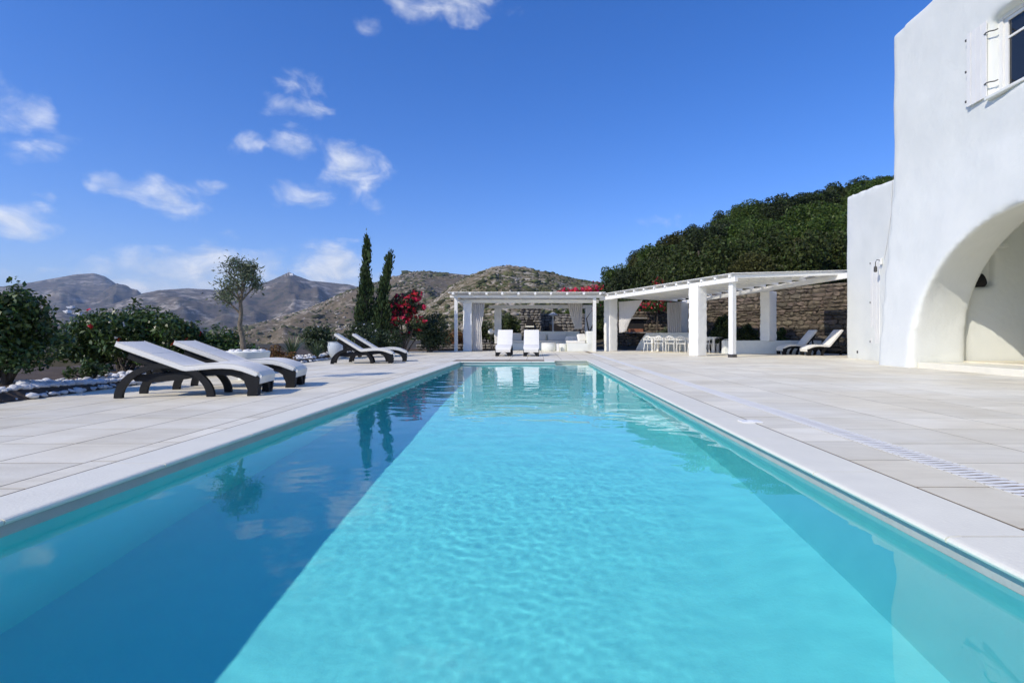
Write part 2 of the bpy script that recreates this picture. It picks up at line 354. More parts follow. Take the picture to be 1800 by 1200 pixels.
mid_hill = ridge('hill', [(150,612),(250,602),(330,592),(420,576),(480,562),(530,545),(580,525),(620,508),(650,500),(690,488),(720,479),(750,477),(790,480),(830,484),(870,487),(930,495),(1000,510)], 950, M['hill_mid'], .62, seed=5)
near_hill = ridge('hill', [(600,600),(700,575),(745,545),(775,520),(800,500),(830,483),(870,470),(895,468),(930,471),(970,482),(1010,490),(1050,497),(1100,505),(1250,520)], 430, M['hill_near'], .7, base=-6, amp=.014, nsc=12, seed=8)

# scrub and rocks standing on the two nearer hills
def scatter(name, host, n, size, m, seed, squash=.6, keep=None):
    rg = np.random.default_rng(seed); me = host.data
    co = np.empty(len(me.vertices)*3, np.float32); me.vertices.foreach_get('co', co); co = co.reshape(-1,3)
    q = np.empty(len(me.polygons)*4, np.int32); me.loops.foreach_get('vertex_index', q); q = q.reshape(-1,4)
    cen = co[q].mean(1); e1 = co[q[:,1]]-co[q[:,0]]; e2 = co[q[:,3]]-co[q[:,0]]; ar = np.linalg.norm(np.cross(e1, e2), axis=1)
    dens = np.array([noise.noise(Vector(c)*.012+Vector((seed,0,0))) for c in cen]); dens = np.clip(.45+dens*2.0, .03, 1)
    w = ar*dens; w /= w.sum(); pick = rg.choice(len(q), n, p=w)
    u, v = rg.random((2,n,1)); base = co[q[pick,0]]+u*e1[pick]+v*e2[pick]
    bm = bmesh.new(); bmesh.ops.create_icosphere(bm, subdivisions=1, radius=1); iv = np.array([x.co for x in bm.verts]); jf = np.array([[x.index for x in f.verts] for f in bm.faces]); bm.free()
    s = size*np.exp(rg.normal(0,.42,(n,1,1)))
    V = iv[None]*(1+rg.normal(0,.18,(n,len(iv),1)))*s*np.array([1,1,squash])*(1+rg.uniform(-.3,.5,(n,1,3)))+base[:,None]
    Fc = jf[None]+(np.arange(n)*len(iv))[:,None,None]
    return link(name, np_mesh(name, V.reshape(-1,3), Fc.reshape(-1,3), m))
scatter('hillside_scrub', mid_hill, 9000, 1.7, M['scrub'], 2).__setitem__('kind', 'stuff')
scatter('hillside_rocks', mid_hill, 4200, 1.3, M['rock'], 9, .5).__setitem__('kind', 'stuff')
scatter('hillside_scrub', near_hill, 9000, .85, M['scrub'], 1).__setitem__('kind', 'stuff')
scatter('hillside_rocks', near_hill, 4200, .62, M['rock'], 5, .5).__setitem__('kind', 'stuff')

# far white houses and a mast, standing where the slopes lie
bpy.context.view_layer.update(); dg0 = bpy.context.evaluated_depsgraph_get()
def hit(px, py):
    d = Vector(((px-943)/F, 1, (590-py)/F)).normalized(); ok, loc, *_ = S.ray_cast(dg0, Vector((0,0,EYE)), d); return loc if ok else None
M['farwall'] = mat('far_whitewash', (.8,.79,.76), .9); M['fardark'] = mat('far_opening', (.05,.05,.055), .5)
def far_house(loc, w, d, h, rz, label):
    r = empty('farmhouse', (loc[0],loc[1],loc[2]-.3), rz, label=label, cat='house', group='white houses in the valley')
    MB().box((0,0,h/2),(w,d,h)).build('wall', M['farwall'], r); MB().box((w*.3,0,h+.9),(w*.4,d*.8,1.8)).build('upper_storey', M['farwall'], r)
    for k in range(3): MB().box((-w*.32+k*w*.3,-d/2-.01,h*.5),(w*.11,.08,h*.32)).build('window', M['fardark'], r)
    MB().box((w*.42,-d/2-.01,h*.33),(w*.09,.08,h*.66)).build('door', M['fardark'], r)
for k, (px, py, w, lb) in enumerate([(64,641,11,'long low white house in the valley seen under the left shrub'),(86,640,8,'small white house in the valley just right of the long low one'),
        (124,542,26,'white house high on the far left mountainside'),(118,550,20,'white house on the far mountainside below another white house'),(137,553,22,'white house low on the far mountainside, rightmost of three'),
        (402,588,9,'tiny white house at the foot of the hill left of the olive tree')]):
    L_ = hit(px, py)
    if L_: far_house(L_, w, w*.6, w*.42 if w < 15 else w*.36, rnd.uniform(-.3,.3), lb)
L_ = hit(506, 484) or Vector((-1455,3000,360))
mast = empty('antenna_mast', L_, label='thin antenna masts on the rocky far mountain peak', cat='antenna')
for dx, h in ((-14,24),(0,36),(9,28)):
    MB().tube([(dx,0,-8),(dx,0,h)], [1.1,.5], 6).build('mast', M['farwall'], mast)
MB().box((20,0,4),(16,10,11)).build('hut', M['farwall'], mast)

# wooded slope behind the dining pergola
GX = [-30,-8,3,6,9,14,25,37,60]; GZ = [0,.2,.6,1.6,3.6,7.2,11.5,14.5,17.5]
def slope(x, y):
    s = min(1.15, max(0, (y-27)/33))**.85
    z = np.interp(x, GX, GZ)*s-.12
    dw = (x-9.3)*.846+(y-30.5)*.533                       # behind the retaining wall the ground stands high
    if y < 27 and dw < .2: return -2.0
    return z+2.9*min(1, max(0, dw/.4))*(1-s*.6)*min(1, max(0, (x-8.6)/1.0))
xs = np.concatenate([np.linspace(-30,60,91)]); ys = np.concatenate([np.linspace(19,34,62), np.linspace(35,90,40)])
P = np.array([[(x, y, slope(x,y)+.25*noise.noise(Vector((x*.5,y*.5,0)))*(y > 33)) for x in xs] for y in ys])
link('hillside', grid_mesh('hillside', P, M['woodfloor']), kind='structure')

# ------------------------------------------------------------------ pool, deck
PX0, PX1, PY0, PY1, PD = -2.40, 1.69, -1.2, 16.2, -1.3
NX0, NY1 = 0.58, 17.15                     # step recess at the far right corner
WZ = -0.09
outline = [(PX0,PY0),(PX1,PY0),(PX1,NY1),(NX0,NY1),(NX0,PY1),(PX0,PY1)]
def walls(name, z0, z1, off, m, parent=None, **k):
    mb = MB(); o2 = []
    for (x, y) in outline:
        o2.append((x+(-off if x == PX0 else off), y+(off if y > 5 else -off)))
    n = len(o2)
    for i in range(n):
        a, b = o2[i], o2[(i+1)%n]; mb.add([(a[0],a[1],z0),(b[0],b[1],z0),(b[0],b[1],z1),(a[0],a[1],z1)], [(3,2,1,0)])
    me = mb.mesh(name, m, fix=False); return link(name, me, parent, **k)
pool = walls('pool', PD, -.10, .02, M['pool'], kind='structure')
walls('waterline_band', -.10, -.03, .021, M['poolband'], pool)
FY = [(PY0-.02,-1.22),(5.5,-1.20),(9.5,-1.05),(13.5,-.86),(NY1+.02,-.80)]      # shallow at the far end
fl = MB(); fl.add([(x,y,z) for (y,z) in FY for x in (PX0-.02,PX1+.02)], [(2*i,2*i+1,2*i+3,2*i+2) for i in range(len(FY)-1)]); link('floor', fl.mesh('floor', M['pool'], True, fix=False), pool)
st = MB()
for k in range(3): st.box(((NX0+PX1)/2, NY1-.16-.32*k, (-.30-.3*k+PD)/2), (PX1-NX0, .32, -.30-.3*k-PD))
st.build('step', M['poolstep'], pool)

# water: real ripples, calm by the camera and livelier towards the far end
def wave(x, y):
    q = noise.noise(Vector((x*.9, y*.7, 3))); p = noise.noise(Vector((x*.45, y*.4, 9)))
    far = min(1, max(0, (y-2.0)/7)); g = max(.12, .6+1.4*p)                 # gusts: patches of livelier ripples
    a = .0014*noise.noise(Vector((x*1.7+1.3*q, y*2.6, 7)))*(.7+1.5*far)
    b = .00062*noise.noise(Vector((x*4.2-1.9, y*6.0+q, 1)))*(.8+1.5*far)
    c = .00024*noise.noise(Vector((x*12+y*3, y*15+2*q, 5)))*g
    d = .00010*noise.noise(Vector((x*26, y*30-6*x, 2)))*g
    return a+b+c+d
gx = np.linspace(PX0-.015, PX1+.015, 270)
gy = [PY0]
while gy[-1] < NY1: gy.append(gy[-1]+(.05 if gy[-1] < .8 else .014+.0026*max(0, gy[-1]-2)))
gy = np.array(gy); gy[-1] = NY1+.01
P = np.array([[(x, y, WZ+wave(x,y)) for x in gx] for y in gy])
wm_ = bpy.data.materials.new('pool_water'); wm_.use_nodes = True; t = wm_.node_tree; b = t.nodes['Principled BSDF']
b.inputs['Base Color'].default_value = (1,1,1,1); b.inputs['Roughness'].default_value = 0; b.inputs['IOR'].default_value = 1.333; b.inputs['Transmission Weight'].default_value = 1
me = grid_mesh('water', P, wm_); water = link('water', me, kind='structure')
water.data.flip_normals() if water.data.polygons[0].normal.z < 0 else None
water.cycles.is_caustics_caster = True
for o in [pool]+children(pool): o.cycles.is_caustics_receiver = True

# grout bed round the pool, pavers on it
DX0, DX1, DY0, DY1 = -7.7, 18.0, -5.0, 33.0
dk = MB()
for (a,b_,c,d) in ((DX0,DY0,PX0-.05,DY1),(PX1+.05,DY0,DX1,DY1),(PX0-.05,DY0,PX1+.05,PY0-.05),(PX0-.05,NY1+.05,PX1+.05,DY1),(PX0-.05,PY1+.05,NX0-.05,NY1+.05)):
    dk.add([(a,b_,-.001),(c,b_,-.001),(c,d,-.001),(a,d,-.001)], [(0,1,2,3)])
deck = link('deck', dk.mesh('deck', M['grout'], fix=False), kind='structure')
colsL = [-2.92,-3.51,-4.12,-4.73,-5.34,-5.95,-6.56,-7.17,-7.7]
colsR = [2.70,3.45,4.24,5.03,5.82,6.61,7.40,8.19,8.98,9.77,10.56,11.35,12.14,12.93,13.72,14.51,15.3,16.1,17.0,18.0]
tiles = []; J = .006
rows = [(-3.9+.6*k, -3.3+.6*k) for k in range(61)]
def addcol(x0, x1, off=0, y0=-99, y1=99):
    for (a, b_) in rows:
        a2, b2 = a+off, b_+off
        if a2 < DY0 or b2 > DY1 or b2 <= y0 or a2 >= y1: continue
        tiles.append((x0, x1, max(a2,y0), min(b2,y1)))
for i in range(len(colsL)-1): addcol(colsL[i+1], colsL[i], 0 if i == 0 else rnd.choice((0,0,.3)))
addcol(-2.92, -2.74, .05)
for i in range(len(colsR)-1): addcol(colsR[i], colsR[i+1], rnd.choice((0,.13,.3)))
addcol(2.06, 2.466, .08)
for k in range(8):                                            # between the pool head and the lounge pergola
    x0 = -2.74+k*.6; addcol(x0, x0+.6, rnd.choice((0,.3)), NY1+.36, 99)
def scr(tl):
    yc = (tl[2]+tl[3])/2; xc = (tl[0]+tl[1])/2
    if yc < 1.0: return 0
    px = 943+F*xc/yc
    if px < -60 or px > 1860: return 0
    return F*(tl[1]-tl[0])/yc * F*EYE*(tl[3]-tl[2])/yc**2
tiles.sort(key=scr, reverse=True)
tmesh = {}
for i, (x0,x1,y0,y1) in enumerate(tiles[:290]):
    key = (round(x1-x0,3), round(y1-y0,3))
    if key not in tmesh: tmesh[key] = MB().box((0,0,-.012), (key[0]-2*J, key[1]-2*J, .024), bev=.0012).mesh('tile', M['tile'])
    o = link('tile', tmesh[key], deck, ((x0+x1)/2, (y0+y1)/2, rnd.uniform(-.0003,.0004)))
    o.rotation_euler = (rnd.uniform(-.0006,.0006), rnd.uniform(-.0006,.0006), 0)
tm = MB()
for (x0,x1,y0,y1) in tiles[290:]: tm.box(((x0+x1)/2,(y0+y1)/2,-.012+rnd.uniform(-.0003,.0003)), (x1-x0-2*J, y1-y0-2*J, .024))
tm.build('paving', M['tile'], deck, kind='stuff')

# coping stones with a rounded nose, overhanging the water
coping = empty('pool_coping', (0,0,0), kind='structure')
prof = [(.0,-.028),(.0,.002),(-.33,.002)]
def cope_prof(w): return [(-w,-.03),(-w,.001),(-.012,.001),(.006,-.001),(.016,-.006),(.02,-.015),(.016,-.024),(.008,-.03)]
def cope(x, y0, y1, side, w):
    pr = [((p[0]*side), p[1]) for p in cope_prof(w)]
    mb = MB().prism(pr, y0+.004, y1-.004, 'y'); return mb.build('coping_stone', M['coping'], coping, loc=(x,0,0))
L0 = .998; y = -1.7
while y < PY1+.3:
    cope(PX0, y, min(y+L0, PY1+.33), -1 if False else 1, .330); y += L0
y = -1.9
while y < NY1+.3:
    mb = MB().prism([(-p[0], p[1]) for p in cope_prof(.357)], y+.004, min(y+L0,NY1+.33)-.004, 'y'); mb.build('coping_stone', M['coping'], coping, loc=(PX1,0,0)); y += L0
def cope_x(x0, x1, yy, w=.33):
    n = max(1, round((x1-x0)/.75)); d = (x1-x0)/n
    for i in range(n):
        MB().prism([(yy-p[0], p[1]) for p in cope_prof(w)], x0+d*i+.004, x0+d*(i+1)-.004, 'x').build('coping_stone', M['coping'], coping)
cope_x(PX0, NX0-.0, PY1); cope_x(NX0+.004, PX1, NY1, .30)
MB().box((NX0-.16, (PY1+.33+NY1+.3)/2+.004, -.013), (.326, NY1+.3-PY1-.33-.01, .034)).build('coping_stone', M['coping'], coping)
MB().box((PX0-.16+.66, 0, 0), (.001,.001,.001)) 

# overflow drain with twisted white slats
drain = empty('drain_grate', (0,0,0), label='long white slatted overflow drain set in the paving right of the pool', cat='drain')
ch = MB().box(((2.466+2.70)/2, 14, -.03), (.226, 36, .03)); ch.build('channel', M['mortar'], drain)
for s in (2.470, 2.696): MB().box((s, 14, -.008), (.012, 36, .02)).build('rim', M['coping'], drain)
slat = MB()
pts = [(-.104,-.012),(-.05,-.019),(0,-.012),(.05,-.003),(.104,-.008)]
slat.prism([(p[0],p[1]) for p in pts]+[(p[0],p[1]+.03) for p in reversed(pts)], -.013, .003, 'z'); sm = slat.mesh('slat', M['paint'])
rest = MB(); k = 0; y = 1.3
while y < 24:
    if k < 240: link('slat', sm, drain, (2.583, y, 0))
    else: rest.add([v.co+Vector((2.583,y,0)) for v in sm.vertices], [tuple(p.vertices) for p in sm.polygons])
    y += .056; k += 1
rest.build('far_slats', M['paint'], drain, kind='stuff')
sk = empty('skimmer_lid', (2.03, 4.86, .004), label='small square white lid lying flush in the paving right of the pool', cat='lid')
MB().box((0,0,.004), (.19,.13,.012), bev=.003).build('cover', M['paint'], sk); MB().box((0,0,.0115), (.05,.012,.006)).build('finger_grip', M['paint'], sk)

# ------------------------------------------------------------------ house
def fx(y, z): return 9.03+.077*y-.09*max(0, 5-z)              # facade plane, battered below 5 m
house = empty('house', (10,10,0), label='tall white plastered house with a big open arch on the right', cat='house')
def ho(name, me, **k):
    o = link(name, me, house, (-10,-10,0), **k); return o
def tmp(mb): return link('tmp', mb.mesh('tmp', None))
HY0, HY1, HZ, HX = 4.0, 14.62, 9.36, 17.0
mb = MB(); zs = [-.15, 2.5, 5.0, HZ]; n = len(zs)
vs = [];
for z in zs: vs += [(fx(HY0,z),HY0,z),(fx(HY1,z),HY1,z),(HX,HY1,z),(HX,HY0,z)]
fs = [(0,1,2,3),tuple(4*(n-1)+i for i in (3,2,1,0))]
for i in range(n-1):
    for k in range(4): fs.append((4*i+k, 4*i+(k+1)%4, 4*i+4+(k+1)%4, 4*i+4+k))
mb.add(vs, fs); blk = tmp(mb)
arch = [(13.2,-.5),(13.2,.6)]+[(10+3.2*math.cos(t), .6+2.85*math.sin(t)) for t in np.linspace(0,math.pi,40)[1:-1]]+[(6.8,.6),(6.8,-.5)]
arch2 = [(13.2,-.5),(13.2,.7)]+[(10+3.2*math.cos(t), .7+3.18*math.sin(t)) for t in np.linspace(0,math.pi,40)[1:-1]]+[(6.8,.7),(6.8,-.5)]
na_ = len(arch); am = MB()
am.add([(7.5,*p) for p in arch]+[(9.7,*p) for p in arch]+[(11.3,*p) for p in arch2], [tuple(range(na_)), tuple(range(3*na_-1,2*na_-1,-1))]+[(r_*na_+i, r_*na_+(i+1)%na_, (r_+1)*na_+(i+1)%na_, (r_+1)*na_+i) for r_ in (0,1) for i in range(na_)])
cut = [tmp(am), tmp(MB().box((13.4,9.9,1.97), (4.6,7.0,4.3))),
       tmp(MB().box((11.45,13.6,2.6), (1.14,.9,1.0))), tmp(MB().box((10.0,10.42,6.86), (1.3,1.46,1.74)))]
bo = blk
for c in cut:
    md = bo.modifiers.new('b', 'BOOLEAN'); md.object = c; md.operation = 'DIFFERENCE'; md.solver = 'EXACT'
md = bo.modifiers.new('r', 'REMESH'); md.mode = 'VOXEL'; md.voxel_size = .085
md = bo.modifiers.new('s', 'SMOOTH'); md.factor = .5; md.iterations = 5
hm = baked(bo); hm.name = 'wall'
for o in cut+[blk]: bpy.data.objects.remove(o)
wobble(hm, .022, .8, .010, 2.1)
hm.materials.clear(); hm.materials.append(M['plaster']); hm.polygons.foreach_set('use_smooth', [True]*len(hm.polygons))
ho('wall', hm)
# floor of the porch, two low steps, wall shelf and lintel of the niche
MB().box((13.3,10,.07), (4.5,6.6,.2)).build('porch_floor', M['tile'], house, loc=(-10,-10,0))
MB().box((10.6,10.0,.06), (1.6,6.3,.16), bev=.02).build('doorstep', M['coping'], house, loc=(-10,-10,0))
MB().box((12.03,13.33,3.17), (.42,.16,.11), bev=.015).build('lintel', M['plaster'], house, loc=(-10,-10,0))
# window with one shutter folded back on the wall
wx = lambda y: fx(y, 7)
win = MB(); X = wx(10.4)+.27
fr = MB(); fr.box((X,11.10,6.86),(.09,.10,1.74)).box((X,9.74,6.86),(.09,.10,1.74)).box((X,10.42,7.69),(.088,1.3,.09)).box((X,10.42,6.04),(.088,1.3,.09))
frame = fr.build('window', M['paint'], house, loc=(-10,-10,0))
sash = MB(); sash.box((X+.02,11.0,6.86),(.05,.09,1.56)).box((X+.02,10.42,6.86),(.05,.11,1.56)).box((X+.02,9.84,6.86),(.05,.09,1.56)).box((X+.018,10.42,6.12),(.05,1.08,.07)).box((X+.018,10.42,7.6),(.05,1.08,.07)).box((X+.018,10.42,7.2),(.04,1.08,.045))
sash.build('sash', M['paint'], frame)
for yc in (10.71, 10.13):
    MB().box((X+.03,yc,6.68),(.012,.5,.98)).build('pane', M['glass'], frame); MB().box((X+.03,yc,7.4),(.012,.5,.36)).build('pane', M['glass'], frame)
sill = MB().box((wx(10.4)+.13,10.42,5.985),(.36,1.56,.06),bev=.012); sill.build('sill', M['plaster'], house, loc=(-10,-10,0))
sh = empty('shutter', (wx(11.2)-.035-10, 1.2, 6.88)); sh.parent = house; sh.rotation_euler = (0,0,-.077+.05)
for k, w in enumerate((.13,.13,.13,.11)):
    MB().box((0, .075+.135*k, 0), (.028+.004*(k%2), w, 1.66), bev=.005).build('board', M['paint'], sh)
for z in (-.6,.6): MB().box((.028,.28,z), (.03,.5,.09)).build('batten', M['paint'], sh)
for z in (-.55,.55):
    MB().tube([(-.02,.05,z),(-.035,-.02,z),(-.03,-.09,z-.01),(.06,-.13,z-.01),(.12,-.13,z+.02)], .013, 6).build('hinge', M['metal'], sh)
for k, z in enumerate((-.7,-.02,.7)): MB().box((-.02,.55,z), (.02,.03,.05)).build('catch', M['metal'], sh)

# lower wing of the house
wing = empty('house_wing', (12,18,0), label='lower white wing of the house standing back behind the tall block', cat='house')
ax = lambda y: 8.18+.175*y
WY0, WY1 = 13.6, 19.0
pts = [(ax(WY0),WY0),(ax(WY1),WY1),(17,WY1),(17,WY0)]
mb = MB(); mb.add([(p[0],p[1],-.1) for p in pts]+[(p[0],p[1],5.42 if p[1] < 15 else 5.99) for p in pts], [(3,2,1,0),(4,5,6,7)]+[(i,(i+1)%4,(i+1)%4+4,i+4) for i in range(4)])
w0 = tmp(mb); md = w0.modifiers.new('r','REMESH'); md.mode = 'VOXEL'; md.voxel_size = .09; md = w0.modifiers.new('s','SMOOTH'); md.factor = .5; md.iterations = 4
me = baked(w0); bpy.data.objects.remove(w0); me.name = 'wall'
wobble(me, .018, .9, .008, 2.3)
me.materials.clear(); me.materials.append(M['plaster']); me.polygons.foreach_set('use_smooth', [True]*len(me.polygons))
link('wall', me, wing, (-12,-18,0))
def on_wing(px, dx=0):
    k = (px-943)/F; yy = 8.18/(k-.175); return ax(yy)+dx-12, yy-18, yy
x_, y_, Y_ = on_wing(1538)
ws = empty('shutter', (x_-.045, y_-.3, 0)); ws.parent = wing; ws.rotation_euler = (0,0,-math.atan(.175))
z0, z1 = EYE+(590-603)*Y_/F, EYE+(590-458)*Y_/F
for k in range(4): MB().box((0,.07+.15*k,(z0+z1)/2), (.03+.005*(k%2),.142,z1-z0), bev=.005).build('board', M['paint'], ws)
for z in (z0+.05,(z0+z1)/2,z1-.05): MB().box((-.02,.61,z),(.02,.03,.06)).build('catch', M['metal'], ws)
x_, y_, Y_ = on_wing(1551)
lamp = empty('wall_lamp', (x_+12-.02, y_+18, EYE+(590-462)*Y_/F), label='small iron lantern bracket on the white wing beside its shutter', cat='lamp')
MB().box((-.03,0,.05),(.06,.08,.2),bev=.01).build('wall_plate', M['paint'], lamp); MB().tube([(-.05,0,.08),(-.16,0,.1),(-.2,0,.02),(-.2,0,-.1)], .012, 6).build('arm', M['metal'], lamp)
MB().lathe([(.012,-.30),(.05,-.28),(.045,-.14),(.02,-.1)], 10, (-.2,0,0)).build('lantern', M['metal'], lamp)
x_, y_, Y_ = on_wing(1508)
MB().box((x_-.012,y_,.25),(.03,.07,.09),bev=.008).build('socket', M['metal'], wing)
cb = []
for px, py in ((1570,318),(1567,380),(1560,430),(1555,455)):
    x_, y_, Y_ = on_wing(px); cb.append((x_-.02, y_, EYE+(590-py)*Y_/F))
MB().tube(cb, .008, 6).build('cable', M['fabric'], wing)

# dark rough stone in the niche
ns = MB(); bm = bmesh.new(); bmesh.ops.create_icosphere(bm, subdivisions=3, radius=1)
for v in bm.verts:
    p = v.co.copy(); peak = max(0, 1-abs(p.x-.62)/.42)+max(0, 1-abs(p.x+.45)/.5)
    v.co = Vector((p.x*.30, p.y*.13, max(-.12, p.z*.14+(.20*peak*max(0,p.z)))))*(1+.12*noise.noise(p*3))
bm.verts.index_update(); ns.add([v.co for v in bm.verts], [[v.index for v in f.verts] for f in bm.faces]); bm.free()
ns.build('rock_ornament', M['matt_black'], smooth=True, loc=(11.60,13.55,2.21), label='dark two pointed rock ornament standing in the wall niche under the arch', cat='ornament')

# ------------------------------------------------------------------ sun loungers
def sweep(path, w, th, y0):
    """A mattress: rounded section carried along a side profile."""
    mb = MB(); n = len(path); sec = []
    r = min(.014, th*.4)
    for (cy, cz) in ((w-r, th-r), (r, th-r), (r, r), (w-r, r)):
        a0 = {(w-r, th-r): 0, (r, th-r): 90, (r, r): 180, (w-r, r): 270}[(cy, cz)]
        for a in (0, 30, 60, 90): sec.append((cy+r*math.cos(R(a0+a)), cz+r*math.sin(R(a0+a))))
    m = len(sec); vs = []; fs = []
    P2 = [Vector(p) for p in path]
    for i, p in enumerate(P2):
        t = (P2[min(i+1,n-1)]-P2[max(i-1,0)]).normalized(); nn = Vector((-t.y, t.x))
        if nn.y < 0: nn = -nn
        e = .82 if i in (0, n-1) else 1
        for (sy, sz) in sec:
            zz = (sz-th/2)*e+th/2; q = p+nn*zz; vs.append((q.x, y0+(sy-w/2)*(1-.02*(e < 1))+w/2, q.y))
    for i in range(n-1):
        for k in range(m): fs.append((i*m+k, i*m+(k+1)%m, (i+1)*m+(k+1)%m, (i+1)*m+k))
    fs += [tuple(range(m)), tuple(range(n*m-1, (n-1)*m-1, -1))]
    return mb.add(vs, fs)
def lounger_proto(back):
    W_ = .62; root = empty('sun_lounger')
    A = R(back); hx, hz = .84, .335; ln = .90
    hd = (hx-ln*math.cos(A), hz+ln*math.sin(A))
    oa = [(.6-.6*math.cos(t), .455*math.sin(t)) for t in np.linspace(0, math.pi, 27)]
    ia = [(.6-.505*math.cos(t), -.0+.385*math.sin(t)) for t in np.linspace(0, math.pi, 27)]
    for y0 in (0, W_-.055):
        MB().prism(oa+ia[::-1], y0, y0+.055, 'y').build('arched_leg', M['resin'], root, smooth=40)
    top = [(.16,.30),(.5,.315),(.84,.325),(1.05,.35),(1.25,.362),(1.42,.35),(1.56,.315),(1.68,.255)]
    bot = [(1.62,.15),(1.5,.235),(1.38,.275),(1.2,.288),(1.0,.275),(.84,.235),(.5,.20),(.22,.215)]
    for y0 in (.058, W_-.055-.043):
        MB().prism(top+bot, y0, y0+.04, 'y').build('side_rail', M['resin'], root, smooth=40)
    MB().prism([(.3,.30),(.84,.318),(1.05,.342),(1.25,.354),(1.42,.342),(1.6,.295),(1.6,.27),(1.42,.315),(1.25,.33),(1.05,.318),(.84,.294),(.3,.276)], .1, W_-.1, 'y').build('seat_deck', M['resin'], root)
    leg = [(1.56,.318),(1.70,.265),(1.765,.245),(1.755,.12),(1.74,0),(1.61,0),(1.62,.08),(1.58,.17)]
    for y0 in (-.004, W_-.062): MB().prism(leg, y0, y0+.066, 'y').build('foot_leg', M['resin'], root, smooth=40)
    ap = [(.064,.0),(.14,0)]+[(W_/2-.17*math.cos(t), .165*math.sin(t)) for t in np.linspace(.12, math.pi-.12, 15)]+[(W_-.14,0),(W_-.064,0),(W_-.064,.25),(.064,.25)]
    MB().prism(ap, 1.69, 1.735, 'x').build('foot_panel', M['resin'], root, smooth=40)
    d = Vector((math.cos(A), -math.sin(A))); nrm = Vector((math.sin(A), math.cos(A)))
    def off(u, v): p = Vector(hd)+d*u+nrm*v; return (p.x, p.y)
    MB().prism([off(.16,-.012), off(ln,-.012), off(ln,-.055), off(.3,-.11), off(.16,-.10)], .075, W_-.075, 'y').build('back_frame', M['resin'], root)
    e = off(.34,-.08)
    for y0 in (.11, W_-.14): MB().prism([e,(e[0]+.05,e[1]),(.40,.25),(.34,.25)], y0, y0+.03, 'y').build('prop', M['resin'], root)
    bk = [off(u, 0) for u in np.linspace(0, ln-.04, 7)]
    seat = [(hx+.015,hz+.006),(.95,.348),(1.05,.358),(1.18,.37),(1.3,.372),(1.42,.362),(1.53,.335),(1.63,.295),(1.715,.25)]
    MB_ = sweep(bk+seat, W_+.01, .078, -.005)
    cu = MB_.build('cushion', M['cushion'], root, smooth=50)
    pp = [Vector(p) for p in bk+seat]; pts3 = []
    for i, p in enumerate(pp):
        t_ = (pp[min(i+1,len(pp)-1)]-pp[max(i-1,0)]).normalized(); n_ = Vector((-t_.y,t_.x)); n_ = n_ if n_.y > 0 else -n_; pts3.append(p+n_*.075)
    for y0 in (-.003, W_+.003): MB().tube([(q.x, y0, q.y) for q in pts3], .0065, 6).build('piping', M['fabric'], cu)
    for i in (3, 7, 11): 
        q = pts3[i]; MB().tube([(q.x, -.002, q.y), (q.x, W_+.002, q.y)], .005, 6).build('seam', M['fabric'], cu)
    MB().prism([(1.70,.30),(1.745,.325),(1.79,.265),(1.77,.16),(1.752,.16),(1.762,.25)], .02, W_-.02, 'y').build('cushion_flap', M['cushion'], root)
    return root
def place(proto, used, x, y, rz, label, group='sun loungers on the pool deck'):
    o = proto if not used else copy_tree(proto)
    o.location = (x, y, .003); o.rotation_euler = (0,0,R(rz)); tag(o, label, 'sun lounger', group); return o
p1 = lounger_proto(22)
place(p1, 0, -5.52, 6.68, 10, 'dark arched sun lounger with cream cushion, nearest to the camera on the left')
place(p1, 1, -5.55, 7.80, 10, 'dark arched sun lounger with cream cushion between the nearest lounger and the white olive pot')
p2 = lounger_proto(33)
place(p2, 0, -5.98, 14.85, 13, 'cream cushioned lounger by the cypresses, the nearer of that pair')
place(p2, 1, -5.85, 15.95, 13, 'cream cushioned lounger by the cypresses, the farther of that pair')
p3 = lounger_proto(50)
place(p3, 0, -1.64, 22.2, -90, 'upright lounger facing the pool head, the left one before the lounge pergola')
place(p3, 1, -.52, 22.1, -90, 'upright lounger facing the pool head, the right one before the lounge pergola')
place(p3, 1, 12.42, 22.75, 180, 'upright lounger under the dining pergola roof, the one nearer the low wall')
place(p3, 1, 12.95, 21.75, 180, 'upright lounger under the dining pergola roof, half hidden by the white wing')

